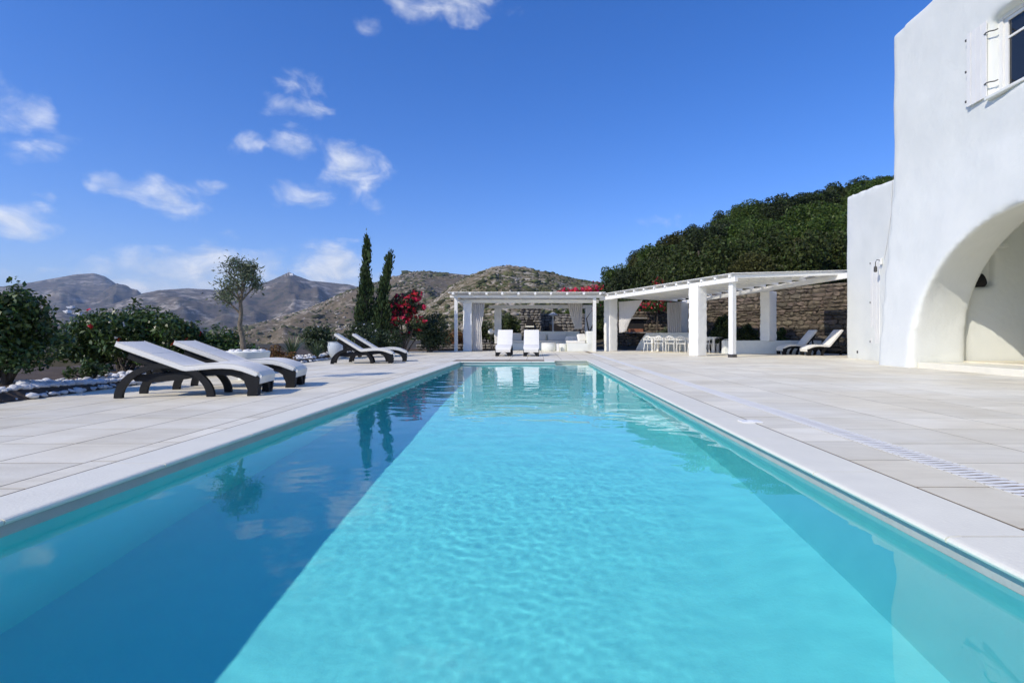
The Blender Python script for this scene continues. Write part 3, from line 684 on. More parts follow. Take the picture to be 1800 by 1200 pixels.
# ------------------------------------------------------------------ stone walls
sv = []
for k in range(10):
    bm = bmesh.new(); bmesh.ops.create_cube(bm, size=1); bmesh.ops.subdivide_edges(bm, edges=bm.edges[:], cuts=1, use_grid_fill=True)
    for v in bm.verts:
        q = v.co.copy(); r_ = q.length; q = q*(1-.22*max(0, (r_-.5)/.366))
        v.co = q+Vector((rnd.uniform(-.08,.08), rnd.uniform(-.08,.08), rnd.uniform(-.09,.09)))
    me = bpy.data.meshes.new('stone'); bm.to_mesh(me); bm.free(); sv.append(me)
def stone_meshes(m):
    out_ = []
    for me in sv:
        c = me.copy(); c.materials.append(m); out_.append(c)
    return out_
SM = {'stone': stone_meshes(M['stone']), 'grey': stone_meshes(M['greystone'])}
def stone_wall(name, a, b, z0, z1, th, kind, hs=(.14,.26), ls=(.22,.55), cap=300, skip=None, **k):
    """Coursed rubble between two ground points; every stone its own object."""
    a = Vector((*a,0)); b_ = Vector((*b,0)); d = (b_-a); ln = d.length; d /= ln; nrm = Vector((d.y,-d.x,0)); ang = math.atan2(d.y, d.x)
    root = MB().box((ln/2,0,(z0+z1)/2), (ln-.02,th*.72,z1-z0-.02)).build(name, M['mortar'], **k); root.location = a; root.rotation_euler = (0,0,ang)
    z = z0; cnt = 0; extra = MB()
    while z < z1-.05:
        h = min(rnd.uniform(*hs), z1-z+.03); x = -rnd.uniform(0,.15)
        while x < ln:
            l = rnd.uniform(*ls); x2 = min(x+l, ln+.05)
            cx, cz = (x+x2)/2, z+h/2
            if not (skip and skip(cx, cz)):
                me = rnd.choice(SM[kind]); sc = Vector(((x2-x)*1.02, th*rnd.uniform(.95,1.12), h*rnd.uniform(.96,1.08)))
                if cnt < cap:
                    o = link('stone', me, root, (cx, rnd.uniform(-.02,.02), cz)); o.scale = sc; o.rotation_euler = (0, rnd.uniform(-.05,.05), rnd.uniform(-.04,.04))
                else: extra.add([Vector((v.co.x*sc.x+cx, v.co.y*sc.y, v.co.z*sc.z+cz)) for v in me.vertices], [tuple(p.vertices) for p in me.polygons])
                cnt += 1
            x = x2
        z += h
    if extra.v: extra.build('far_stones', M['stone' if kind == 'stone' else 'greystone'], root, kind='stuff')
    return root
stone_wall('retaining_wall', (14.9,21.6), (9.3,30.5), .1, 3.22, .5, 'stone', (.07,.26), (.14,.66), cap=300, label='tall tan dry stone retaining wall behind the upright loungers on the right', cat='wall')
stone_wall('stone_wall', (-6.7,28.6), (-2.2,29.3), 0, .38, .4, 'grey', (.12,.2), (.25,.5), label='low grey stone wall at the garden edge left of the lounge pergola', cat='wall')
stone_wall('stone_wall', (4.7,32.0), (9.6,32.0), 0, 2.35, .5, 'stone', (.14,.24), (.2,.5), skip=lambda x, z: .95 < x < 1.95 and 1.05 < z < 1.85, label='tan stone wall with a grill recess behind the dining table', cat='wall')
gr = empty('grill', (6.15,31.74,1.05), label='brick lined grill recess in the tan stone wall behind the swagged curtain', cat='grill')
MB().box((0,.04,.4),(1.0,.10,.8)).build('back', M['matt_black'], gr); MB().box((0,-.03,.1),(.9,.14,.2)).build('fire_bed', M['terracotta'], gr); MB().box((0,-.1,.86),(1.3,.3,.09)).build('mantel', M['greystone'], gr); MB().box((0,-.1,-.04),(1.3,.3,.09)).build('hearth', M['greystone'], gr)
stone_wall('stone_wall', (-6.2,36.5), (-.9,37.5), .2, 1.0, .5, 'grey', (.14,.24), (.3,.6), label='weathered terrace wall seen through the lounge pergola', cat='wall')
oven = stone_wall('stone_oven', (-1.0,34.0), (.28,34.0), 0, 2.72, 1.0, 'grey', (.12,.22), (.18,.42), label='grey stone oven tower with arched mouth behind the lounge sofa', cat='oven')
MB().prism([(.32,1.5)]+[(.56-.24*math.cos(t), 1.62+.26*math.sin(t)) for t in np.linspace(0,math.pi,13)]+[(.80,1.5)], -.62, -.5, 'y').build('oven_mouth', M['matt_black'], oven)  # flat slab on the stones; the dark inside the mouth is its colour
MB().box((.56,-.62,1.42),(.56,.3,.1),bev=.01).build('ledge', M['coping'], oven)
MB().box((.64,0,2.77),(1.5,1.15,.1),bev=.02).build('top_slab', M['greystone'], oven)
fp = stone_wall('fireplace', (.3,34.5), (3.3,34.5), 0, 2.3, .6, 'grey', (.14,.24), (.2,.5), label='grey stone fireplace wall with a wide black hearth beside the oven', cat='fireplace')
MB().prism([(.15,.3)]+[(.85-.7*math.cos(t), .95+.62*math.sin(t)) for t in np.linspace(0,math.pi,15)]+[(1.55,.3)], -.40, -.33, 'y').build('hearth_opening', M['matt_black'], fp)  # no hollow here: the shade of the recess is this slab's black

# ------------------------------------------------------------------ pergolas
ED = Vector((.466,-.885,0)); NN = Vector((.885,.466,0)); EA = math.atan2(ED.y, ED.x)
def rough_pillar(parent, x, y, w, d, z0, z1, rz=0, name='pillar', amp=.022):
    me = MB().box((0,0,(z1-z0)/2),(w,d,z1-z0),bev=.03).mesh(name, M['rubble_white']); rough(me, .11, amp, 6.5, x*3.1+y); smooth_by(me, 75)
    o = link(name, me, parent, (x,y,z0)); o.rotation_euler = (0,0,rz); return o
pa = empty('lounge_pergola', (-.6,29,0), label='white timber pergola over the lounge sofa at the far end of the pool', cat='pergola')
PA = lambda mb, name, m='paint', **k: mb.build(name, M[m], pa, loc=(.6,-29,0), **k)
for x in (-4.16,3.0): PA(MB().box((x,26.5,1.39),(.165,.165,2.78),bev=.012), 'post')
PA(MB().box((-.5,26.5,2.845),(7.95,.14,.13),bev=.01), 'beam'); PA(MB().box((-.5,27.2,2.65),(7.6,.2,.18),bev=.01), 'beam'); PA(MB().box((.35,30.8,2.56),(6.4,.2,.2),bev=.01), 'beam')
for px in (797.5,826.7,855.8,883.3,911.7,940.8,968.3,996.7,1025.8,1054.2):
    PA(MB().box(((px-943)/F*26.3,28.8,2.968),(.11,5.5,.115),bev=.008), 'joist')
lt = MB(); y = 26.12
while y < 31.5: lt.box((-.52+rnd.uniform(-.05,.05),y,3.042+rnd.uniform(-.004,.004)),(8.0,.048,.024)); y += .066
PA(lt, 'roof_laths', kind='stuff')
for (x,y,w,z) in ((-3.64,27.2,.46,2.56),(-2.31,30.8,.40,2.46),(3.25,31.0,.58,2.46)):
    o = rough_pillar(pa, x+.6, y-29, w, w, 0, z)
PA(MB().box((-3.72,27.2,2.59),(.62,.5,.06)), 'pillar_cap')

pb = empty('dining_pergola', (7,23,0), label='white roofed pergola over the dining table running up to the house wing', cat='pergola')
PB = lambda mb, name, m='paint', **k: mb.build(name, M[m], pb, loc=(-7,-23,0), **k)
F0, F1, RR, B1, B0 = Vector((3.35,26.75,0)), Vector((7.38,19.2,0)), Vector((12.5,19.75,0)), Vector((11.35,20.8,0)), Vector((8.3,29.3,0))
zr = lambda p: 3.13-.024*(p[1]-19.3)+.042*max(0, p[0]-7.4)
def beam(p, q, w, h, top, name='beam', bev=.01):
    p = Vector(p); q = Vector(q); d = (q-p); ln = d.length; a = math.atan2(d.y, d.x); tl = math.atan2(zr(q)-zr(p), ln); c = (p+q)/2
    mb = MB().box((0,0,0),(ln,w,h),bev=bev); o = mb.build(name, M['paint'], pb, loc=(c.x-7, c.y-23, (zr(p)+zr(q))/2+top-h/2)); o.rotation_euler = (0,-tl,a); return o
beam(F0, F1+ED*.15, .16, .17, -.13); beam(B0-Vector((-.02,.25,0)), B1+Vector((.4,-1.6,0)), .16, .2, -.13); beam(F1, RR, .12, .14, -.02, 'fascia')
nj = 13
for k in range(nj):
    t = k/(nj-1); p = F0+(F1-F0)*(t*.985+.005)-NN*.12; L_ = (5.35-.9*t)
    beam(p, p+NN*L_, .10, .11, -.02, 'joist')
for t in np.linspace(.12,.9,6):                                # short joists in the triangle by the house
    p = F1+(RR-F1)*t; q = Vector((B1.x+.35*(t), B1.y+1.2-2.2*t, 0)); beam(p+Vector((0,.07,0)), p+Vector((-.3*(1-t),1.7*(1-t)+.3,0)), .09, .1, -.03, 'joist')
def clip(poly, o, n):
    res = []
    for i in range(len(poly)):
        a, b_ = poly[i], poly[(i+1)%len(poly)]; da, db = (a-o).dot(n), (b_-o).dot(n)
        if da >= 0: res.append(a)
        if da*db < 0: res.append(a+(b_-a)*(da/(da-db)))
    return res
poly = [F0-NN*.16-ED*.2, F1-NN*.16+ED*.12, RR+Vector((0,-.1,0)), B1+Vector((.9,.1,0)), B1-NN*.4, B0-NN*.75-ED*.2]
lt = MB(); s0 = min((p-F0).dot(NN) for p in poly); s1 = max((p-F0).dot(NN) for p in poly); s = s0
while s < s1:
    c = clip(clip(poly, F0+NN*s, NN), F0+NN*(s+.047), -NN)
    if len(c) >= 3:
        j = rnd.uniform(-.003,.003); n = len(c); vs = [(p.x,p.y,zr(p)+j) for p in c]+[(p.x,p.y,zr(p)+.022+j) for p in c]
        lt.add(vs, [tuple(range(n)), tuple(range(2*n-1,n-1,-1))]+[(i,(i+1)%n,(i+1)%n+n,i+n) for i in range(n)])
    s += .066
PB(lt, 'roof_laths', kind='stuff')
lt = MB(); poly = [Vector((11.0,21.6,0)), Vector((11.6,19.9,0)), Vector((13.25,20.5,0)), Vector((12.1,22.6,0))]; s = -3  # extra lath panel past the back beam, added to shade the retaining wall
while s < 12:
    c = clip(clip(poly, F0+NN*s, NN), F0+NN*(s+.047), -NN)
    if len(c) >= 3:
        n = len(c); vs = [(p.x,p.y,zr(p)+.03) for p in c]+[(p.x,p.y,zr(p)+.052) for p in c]
        lt.add(vs, [tuple(range(n)), tuple(range(2*n-1,n-1,-1))]+[(i,(i+1)%n,(i+1)%n+n,i+n) for i in range(n)])
    s += .066
PB(lt, 'roof_laths', kind='stuff')
PB(MB().box((7.43,19.42,1.45),(.2,.2,2.9),rz=EA,bev=.015), 'post'); PB(MB().box((7.43,19.42,.06),(.23,.23,.12),rz=EA), 'post_shoe', 'metal')
rough_pillar(pb, 6.58-7, 20.9-23, .50, .50, 0, 2.92, EA); rough_pillar(pb, 3.97-7, 27.4-23, .55, .50, 0, 2.80, EA); rough_pillar(pb, 10.62-7, 23.45-23, .50, .50, .58, 2.84, EA)
rough_pillar(pb, 8.1-7, 28.6-23, .5, .5, 0, 2.7, EA)
lw = MB().box((0,0,.3),(4.4,.4,.6),bev=.03).mesh('low_wall', M['plaster']); rough(lw, .14, .012, 4, 2)
lwo = link('low_wall', lw, None, (10.75,23.45,0), label='low white plastered wall carrying the rear pillar of the dining pergola', cat='wall')
bw = MB(); bw.prism([(-.95,0),(-.75,.38),(-.45,.82),(-.3,.98),(2.6,.98),(2.6,0)], -.2, .2, 'y'); bwm = bw.mesh('bench_wall', M['plaster']); rough(bwm, .14, .012, 4, 5)
bwo = link('bench_wall', bwm, None, (6.5,28.6,0), label='white plastered bench wall with sloping left end behind the dining table', cat='wall'); bwo.rotation_euler = (0,0,-.55)

# ------------------------------------------------------------------ curtains
def curtain(name, top0, top1, ztop, tie, ztie, zbot, wb, label, folds=9, amp=.045, swag=False):
    """Cloth gathered from a rail (top0-top1) to a tie point, then hanging loose."""
    a = Vector((*top0,0)); b_ = Vector((*top1,0)); tv = Vector((*tie,0)); d = (b_-a).normalized(); nr_ = Vector((-d.y,d.x,0)); nu, nv = 70, 34
    P = np.zeros((nv,nu,3))
    for i in range(nv):
        v = i/(nv-1); z = ztop+(zbot-ztop)*v; zt = (ztop-z)/(ztop-ztie)
        for j in range(nu):
            u = j/(nu-1); p = a+(b_-a)*u
            if zt <= 1: g = zt**1.6*.88
            else: g = .88-.30*min(1,(zt-1)*1.2)
            q = p*(1-g)+(tv+d*(u-.5)*wb)*g; zz = z
            if swag:
                arc = u**1.7; zz = ztop+(zbot-ztop)*v*(1-.0)-0*arc; edge = (1-u)*.0
                q = p*(1-v*u*.75)+a*(v*u*.75); zz = ztop+(zbot-ztop)*v*(1-.22*u*u); q += d*.10*math.sin(v*3.1)*u
            f = math.sin(u*folds*2*math.pi+1.3*math.sin(v*2+u*3))*amp*(1-.55*g if not swag else .55+.45*v)+.02*noise.noise(Vector((u*6,v*3,ztop)))
            P[i,j] = (q.x+nr_.x*f, q.y+nr_.y*f, zz)
    me = grid_mesh(name, P, M['curtain']); o = link(name, me, label=label, cat='curtain', group='pale curtains tied back on the pergolas')
    md = o.modifiers.new('t','SOLIDIFY'); md.thickness = .006; return o
curtain('curtain', (-3.38,27.15), (-2.75,27.15), 2.56, (-3.2,27.15), 1.25, .03, .5, 'narrow white curtain hanging beside the front left pillar of the lounge pergola', 6, .04)
curtain('curtain', (1.75,28.5), (2.55,28.5), 2.7, (2.35,28.5), 1.35, 1.2, .35, 'grey white curtain bunched short in the right corner of the lounge pergola', 7, .05)
curtain('curtain', (4.36,27.2), (5.32,25.6), 2.62, (4.4,27.1), 1.0, .98, .5, 'wide white swagged curtain between the pillars of the dining pergola', 11, .035, swag=True)
curtain('curtain', (7.15,28.0), (7.9,28.0), 2.65, (7.55,28.0), .9, .75, .7, 'pale straight curtain beside the inner rear pillar of the dining pergola', 7, .04)

# ------------------------------------------------------------------ lounge furniture
sofa = empty('masonry_sofa', (1.5,29,0), label='white built in masonry sofa with cushions under the lounge pergola', cat='sofa')
SO = lambda mb, name, m='plaster', **k: mb.build(name, M[m], sofa, loc=(-1.5,-29,0), **k)
SO(MB().box((2.28,27.9,.21),(1.3,2.0,.42),bev=.03), 'seat'); SO(MB().box((2.84,27.45,.53),(.36,1.1,1.06),bev=.05), 'armrest')
SO(MB().box((.1,29.9,.21),(3.6,1.0,.42),bev=.03), 'seat'); SO(MB().box((1.1,30.55,.54),(2.9,.3,1.08),bev=.03), 'backrest')
SO(MB().box((2.1,27.8,.49),(.95,1.7,.13),bev=.04), 'seat_cushion', 'cushion', smooth=50); SO(MB().box((.1,29.8,.49),(3.5,.85,.12),bev=.04), 'seat_cushion', 'fabric', smooth=50)
for x, w in ((-1.2,.65),(.25,.62),(1.2,1.05)): SO(MB().box((x,30.25,.74),(w,.2,.42),bev=.07,M=Matrix.Rotation(-.25,4,'X')), 'back_cushion', 'fabric', smooth=50)
SO(MB().box((2.1,28.65,.62),(.95,.2,.35),bev=.07,M=Matrix.Rotation(-.2,4,'X')), 'back_cushion', 'fabric', smooth=50)
SO(MB().box((2.42,27.55,.72),(.46,.18,.4),bev=.08,rz=.5,M=Matrix.Rotation(-.4,4,'X')), 'pillow', 'cushion', smooth=50)
def drum(x, y, r, h, label):
    o = empty('side_drum', (x,y,0), label=label, cat='side table', group='white drum tables')
    MB().lathe([(r*.93,0),(r,.03),(r*1.02,h*.5),(r,h-.06),(r*.98,h-.05)], 30).build('body', M['plaster'], o, smooth=40); MB().lathe([(r*1.03,h-.05),(r*1.05,h-.03),(r*1.03,h),(0.01,h+.002)], 30).build('top', M['paint'], o, smooth=40)
drum(.66,27.5,.39,.44,'wide white drum table right of the front loungers under the lounge pergola'); drum(1.42,27.6,.22,.40,'narrow white drum table between the wide drum and the sofa')
bk = empty('stool', (1.13,27.15,0), label='small white block stool between the two drum tables', cat='stool'); MB().box((0,0,.19),(.13,.13,.38),bev=.015).build('body', M['paint'], bk); MB().box((0,0,.395),(.15,.15,.03),bev=.008).build('seat', M['paint'], bk)
gl = empty('globe_lamp', (-2.58,29.0,0), label='white globe garden lamp on a thin post beside the lounge pillar', cat='lamp')
bm = bmesh.new(); bmesh.ops.create_uvsphere(bm, u_segments=20, v_segments=14, radius=.165); me = bpy.data.meshes.new('globe'); bm.to_mesh(me); bm.free(); me.materials.append(M['paint']); me.polygons.foreach_set('use_smooth', [True]*len(me.polygons)); link('globe', me, gl, (0,0,1.05))
MB().tube([(0,0,0),(0,0,.9)], .02, 8).build('post', M['metal'], gl)
# standing lamp by the fireplace
fl_ = empty('heater_lamp', (1.05,32.3,0), label='slim grey standing heater lamp before the stone fireplace', cat='lamp')
MB().lathe([(.22,0),(.22,.05),(.06,.1),(.035,.14)], 18).build('base', M['fabric'], fl_); MB().tube([(0,0,.1),(0,0,2.1)], .045, 10).build('pole', M['fabric'], fl_); MB().lathe([(.05,2.05),(.3,2.12),(.28,2.17),(.04,2.3)], 18).build('shade', M['fabric'], fl_)

# ------------------------------------------------------------------ dining set
TD = Vector((.797,-.604,0)); TN = Vector((-.604,-.797,0)); TA = math.atan2(TD.y, TD.x); TC = Vector((7.5,25.95,0))
tb = empty('dining_table', TC, TA, label='long white dining table under the dining pergola', cat='table')
MB().box((0,0,.735),(3.5,.95,.05),bev=.012).build('tabletop', M['paint'], tb); MB().box((0,0,.67),(3.2,.7,.08)).build('apron', M['paint'], tb)
for sx in (-1,1):
    for sy in (-1,1): MB().box((sx*1.58,sy*.34,.355),(.11,.11,.71),bev=.01).build('leg', M['paint'], tb)
def chair():
    r = empty('dining_chair')
    MB().box((0,0,.435),(.46,.44,.03),bev=.012).build('seat', M['paint'], r)
    for sx in (-1,1):
        MB().tube([(sx*.20,.19,.43),(sx*.235,.23,.0)], [.02,.014], 7).build('leg', M['paint'], r); MB().tube([(sx*.20,-.19,.43),(sx*.235,-.25,.0)], [.02,.014], 7).build('leg', M['paint'], r)
        MB().tube([(sx*.235,.2,.42),(sx*.27,.2,.56),(sx*.275,.08,.64),(sx*.27,-.1,.65),(sx*.24,-.24,.66)], .016, 7).build('armrest', M['paint'], r)
    arc = [(-.24+.48*k/12, -.235-.05*math.sin(math.pi*k/12), .60+.21*math.sin(math.pi*k/12)**.6) for k in range(13)]
    MB().tube(arc, .018, 7).build('back_frame', M['paint'], r)
    MB().tube([(-.24+.48*k/12, -.235-.05*math.sin(math.pi*k/12), .62) for k in range(13)], .016, 7).build('back_rail', M['paint'], r)
    MB().tube([(-.22,-.21,.43),(-.24,-.235,.62)], .016, 7).build('back_post', M['paint'], r); MB().tube([(.22,-.21,.43),(.24,-.235,.62)], .016, 7).build('back_post', M['paint'], r)
    for x0, x1 in ((-.17,-.05),(-.06,.06),(.17,.05),(.06,-.06)): MB().tube([(x0,-.27,.62),((x0+x1)/2+.02,-.285,.70),(x1,-.28,.79)], .011, 6).build('lattice', M['paint'], r)
    return r
ch0 = chair(); words = ['leftmost of the row','second from the left','third from the left','fourth from the left, beside the front pillar','fifth, hidden mostly by the front pillar','sixth, just right of the front pillar']
for k in range(6):
    o = ch0 if k == 0 else copy_tree(ch0)
    p = TC+TD*(-1.6+.58*k)+TN*.62; o.location = p; o.rotation_euler = (0,0,TA+math.pi+math.pi-0.0+rnd.uniform(-.06,.06))
    tag(o, 'white open backed armchair at the dining table, '+words[k], 'chair', 'white dining armchairs')
o = copy_tree(ch0); p = TC+TD*2.15; o.location = (p.x, p.y, 0); o.rotation_euler = (0,0,TA+math.pi/2); tag(o, 'white open backed armchair at the table end beside the slim corner post', 'chair', 'white dining armchairs')
o = copy_tree(ch0); p = TC+TD*1.1-TN*.66; o.location = (p.x, p.y, 0); o.rotation_euler = (0,0,TA+math.pi); tag(o, 'white open backed armchair on the far side of the dining table', 'chair', 'white dining armchairs')

# ------------------------------------------------------------------ garden
def gedge(y): return -6.5-.055*(y-6)
P = []
for y in np.linspace(-6, 34, 90):
    e = gedge(y)+.06*noise.noise(Vector((y*.8,0,0)))
    if y > 26.5: e = np.interp(y, [26.5,28.4,34], [e, -2.0, -1.6])
    row = [(e,y,.006)]+[(e-d, y, .05+.10*noise.noise(Vector((d*.8,y*.7,4)))+.05-max(0,d-4.5)*.33) for d in (.12,.4,.8,1.3,1.9,2.6,3.4,4.5,6,9,14)]
    P.append(row)
link('garden_bed', grid_mesh('garden_bed', np.array(P)[:, ::-1], M['soil']), kind='structure')
def gz(x, y):
    d = max(0, gedge(y)-x); return .05+.10*noise.noise(Vector((d*.8,y*.7,4)))+.05-max(0,d-4.5)*.33 if d > .12 else .01

pm = []
for k in range(6):
    bm = bmesh.new(); bmesh.ops.create_icosphere(bm, subdivisions=2, radius=1)
    for v in bm.verts: v.co = Vector((v.co.x, v.co.y*.8, v.co.z*.62))*(1+.38*noise.noise(v.co*1.6+Vector((k*5,0,0))))
    me = bpy.data.meshes.new('pebble'); bm.to_mesh(me); bm.free(); me.materials.append(M['pebble']); me.polygons.foreach_set('use_smooth', [True]*len(me.polygons)); pm.append(me)
pb_ = MB(); spots = []
for k in range(2100):
    y = rnd.uniform(3.2, 24); u = rnd.random(); e = gedge(y)
    if rnd.random() < .68: x = e-.02-abs(rnd.gauss(0,.17))
    else: x = e-.95-rnd.gauss(0,.16)                                   # a second bank of stones behind the planting
    spots.append((x, y, rnd.uniform(.028,.07)*(1.15 if u < .2 else 1)))
spots.sort(key=lambda s_: s_[1]-(6 if s_[1] < 6 else 0))
vis = [s_ for s_ in spots if 943+F*s_[0]/s_[1] > -30 and s_[1] > 5]; oth = [s_ for s_ in spots if s_ not in vis]
far = MB()
peb = None
for (x,y,r_) in vis[280:]+oth[:200]:
    me = rnd.choice(pm); T = Matrix.Translation((x,y,gz(x,y)+r_*.35)) @ Matrix.Rotation(rnd.uniform(0,6),4,'Z') @ Matrix.Scale(r_,4); far.add([v.co for v in me.vertices], [tuple(p.vertices) for p in me.polygons], T)
peb = link('pebble_border', far.mesh('pebble_border', M['pebble'], True, fix=False), kind='stuff')
for (x,y,r_) in vis[:280]:
    o = link('pebble', rnd.choice(pm), peb, (x,y,gz(x,y)+r_*.35)); o.scale = (r_*rnd.uniform(.9,1.3),)*2+(r_,); o.rotation_euler = (rnd.uniform(-.3,.3),rnd.uniform(-.3,.3),rnd.uniform(0,6))

def leaves(name, pts, nrm, size, m, asp=.5, jit=.7, rg=nrng, up=0.0):
    n = len(pts); nv = nrm+rg.normal(0,jit,(n,3)); nv[:,2] += up; nv /= np.linalg.norm(nv,axis=1,keepdims=True)+1e-9
    t = np.cross(nv, rg.normal(0,1,(n,3))); t /= np.linalg.norm(t,axis=1,keepdims=True)+1e-9; b_ = np.cross(nv, t)
    s = (size*np.clip(np.exp(rg.normal(0,.4,n)),.45,1.75))[:,None]
    v = np.stack([pts-t*s*.5, pts+b_*s*asp*.5+t*s*.05+nv*s*.06, pts+t*s*.5-nv*s*.08, pts-b_*s*asp*.5+t*s*.05+nv*s*.06], 1)
    return np_mesh(name, v.reshape(-1,3), np.arange(n*4).reshape(n,4), m)
def lobes(rx, ry, h, k, z0=.15, rr=(.26,.42), rg=nrng, top=1.0):
    out_ = []
    for _ in range(k):
        d = rg.normal(0,1,3); d /= np.linalg.norm(d); q = rg.random()**.4
        r_ = rg.uniform(*rr)*min(rx,ry); c = np.array([d[0]*q*(rx-r_*.7), d[1]*q*(ry-r_*.7), z0*h+(h*(1-z0)-r_*1.1)*(.5+.5*d[2]*q)*top])
        out_.append((c, r_*np.array([1,1,rg.uniform(.75,1.1)])))
    return out_
def lobe_pts(lb, n, rg=nrng, shell=(.72,1.08)):
    w = np.array([l[1][0]**2 for l in lb]); w /= w.sum(); ix = rg.choice(len(lb), n, p=w)
    d = rg.normal(0,1,(n,3)); d /= np.linalg.norm(d,axis=1,keepdims=True); q = rg.uniform(*shell,(n,1)); q[rg.random((n,1)) < .18] *= .6
    c = np.array([l[0] for l in lb])[ix]; r_ = np.array([l[1] for l in lb])[ix]
    return c+d*r_*q, d
def shrub(name, x, y, rx, ry, h, leaf, size, n, label, cat='shrub', flowers=(), k=26, z0=.15, group=None, z=None, rr=(.26,.42), asp=.5, stems=6, sprigs=0, bark='bark'):
    root = empty(name, (x,y,gz(x,y) if z is None else z), label=label, cat=cat, group=group)
    lb = lobes(rx, ry, h, k, z0, rr); pts, d = lobe_pts(lb, n)
    if sprigs:                                             # loose shoots that break the outline
        for _ in range(sprigs):
            c, r_ = lb[nrng.integers(len(lb))]; dr = nrng.normal(0,1,3); dr[2] = abs(dr[2])+.5; dr /= np.linalg.norm(dr); ln = nrng.uniform(1.1,1.9)*r_[0]
            u = nrng.random((26,1)); pts = np.vstack([pts, c+dr*u*ln+nrng.normal(0,size*.45,(26,3))]); d = np.vstack([d, np.repeat(dr[None],26,0)])
    keep = pts[:,2] > .02; pts, d = pts[keep], d[keep]
    link('foliage', leaves('foliage', pts, d, size, M[leaf], asp, up=.35), root)
    st_ = MB()
    for _ in range(stems):
        c, r_ = lb[nrng.integers(len(lb))]; a = np.array([nrng.uniform(-.12,.12)*rx, nrng.uniform(-.12,.12)*ry, -.05]); mid = (a+c)/2+np.array([0,0,.05*h])+nrng.normal(0,.04*rx,3)
        st_.tube([a, mid, c], [.028*h**.5, .02*h**.5, .008], 6)
    st_.build('stem', M[bark], root)
    for (fm, fn, fs, fz) in flowers:
        q, dd = lobe_pts(lb, fn*3, shell=(1.0,1.12)); q2 = q[q[:,2] > fz*h][:fn]; dd = dd[q[:,2] > fz*h][:fn]
        pp = np.repeat(q2,5,0)+nrng.normal(0,fs*.28,(len(q2)*5,3)); link('blossom', leaves('blossom', pp, np.repeat(dd,5,0), fs, M[fm], .8, .6), root)
    return root
WF = ('flower_white',16,.05,.35); RF = ('flower_red',9,.055,.2)
shrub('hibiscus_bush', -7.32, 6.95, .74, .72, 1.5, 'leaf_dark', .062, 9500, 'glossy dark green shrub with white flowers at the left edge of the picture', flowers=(WF,), sprigs=40, k=40, z0=.08, stems=9)
gs = 'flowering hedge shrubs behind the near loungers'
shrub('hibiscus_bush', -9.1, 10.6, .8, .8, 1.4, 'leaf_dark', .07, 7500, 'flowering hedge shrub right of the big left edge shrub', flowers=(WF,RF), sprigs=30, k=30, group=gs)
shrub('hibiscus_bush', -8.35, 10.4, .92, .85, 1.62, 'leaf_dark', .07, 8500, 'tallest shrub of the flowering hedge, with red and white blossoms', flowers=(WF,RF), sprigs=36, k=32, group=gs)
shrub('hibiscus_bush', -7.45, 10.5, .85, .8, 1.42, 'leaf_dark', .07, 7500, 'flowering hedge shrub behind the raised backs of the near loungers', flowers=(('flower_white',9,.05,.35),RF), sprigs=28, k=30, group=gs)
shrub('hibiscus_bush', -6.75, 10.9, .75, .75, 1.12, 'leaf_dark', .07, 6500, 'lowest shrub of the flowering hedge, next to the olive tree', flowers=(('flower_white',8,.05,.3),), sprigs=24, k=26, group=gs)
shrub('low_shrub', -7.5, 8.6, .35, .3, .42, 'leaf_dark', .05, 900, 'small low green plant among the white stones behind the near lounger', k=10, stems=3, sprigs=6)
shrub('rusty_shrub', -7.0, 13.6, .62, .5, .62, 'leaf_brown', .055, 3200, 'rusty brown low shrub right of the white olive pot', k=18, z0=.05)
shrub('rusty_shrub', -6.35, 12.4, .35, .35, .5, 'leaf_brown', .05, 1500, 'small rusty shrub directly behind the white olive pot', k=12, z0=.05)
shrub('oleander', -7.75, 18.0, .72, .7, 1.2, 'leaf_oleander', .085, 4200, 'dark green shrub with tiny white flowers beside the sword leaved plant', flowers=(('flower_white',26,.045,.3),), asp=.35, sprigs=20)
shrub('oleander', -6.75, 19.6, .8, .8, 1.5, 'leaf_oleander', .085, 4800, 'dark shrub dotted with white flowers behind the mid loungers', flowers=(('flower_white',24,.045,.35),), asp=.35, sprigs=24)
shrub('oleander', -6.0, 20.6, .8, .7, 1.25, 'leaf_oleander', .085, 4500, 'white flowered dark shrub at the foot of the cypresses', flowers=(('flower_white',16,.045,.35),), asp=.35, sprigs=18)
shrub('round_bush', -5.45, 25.9, 1.3, 1.1, 2.3, 'leaf_oleander', .10, 9500, 'big rounded dark bush left of the lounge pergola', asp=.4, k=44, z0=.05)
shrub('bougainvillea', -6.4, 24.6, 1.45, .9, 3.2, 'leaf_oleander', .10, 8500, 'tall shrub with crimson flower sprays between the cypresses and the round bush', flowers=(('flower_crimson',240,.15,.45),('flower_crimson',26,.13,.25)), asp=.4, k=36, sprigs=30, rr=(.24,.38))
gb = 'shrubs behind the lounge pergola'
shrub('garden_shrub', -3.6, 33.2, 1.1, 1, 1.9, 'leaf_wood', .12, 3500, 'dark shrub seen between the two left pillars of the lounge pergola', group=gb, z=.1)
shrub('garden_shrub', -1.6, 40.0, 1.6, 1.2, 2.7, 'leaf_wood', .13, 4500, 'light green shrub seen through the lounge pergola left of the oven', group=gb, z=.3)
shrub('garden_shrub', -5.2, 33.0, 1.0, 1, 1.3, 'leaf_brown', .11, 2600, 'dry olive brown shrub just right of the slim left pergola post', group=gb, z=.1)
shrub('garden_shrub', 1.2, 36.5, 1.6, 1, 2.9, 'leaf_wood', .13, 4500, 'dark shrub rising behind the stone fireplace', group=gb, z=.1)
shrub('garden_shrub', 3.6, 36.0, 1.5, 1, 3.0, 'leaf_wood', .13, 4500, 'dark shrub rising behind the right rear pillar of the lounge pergola', group=gb, z=.1)
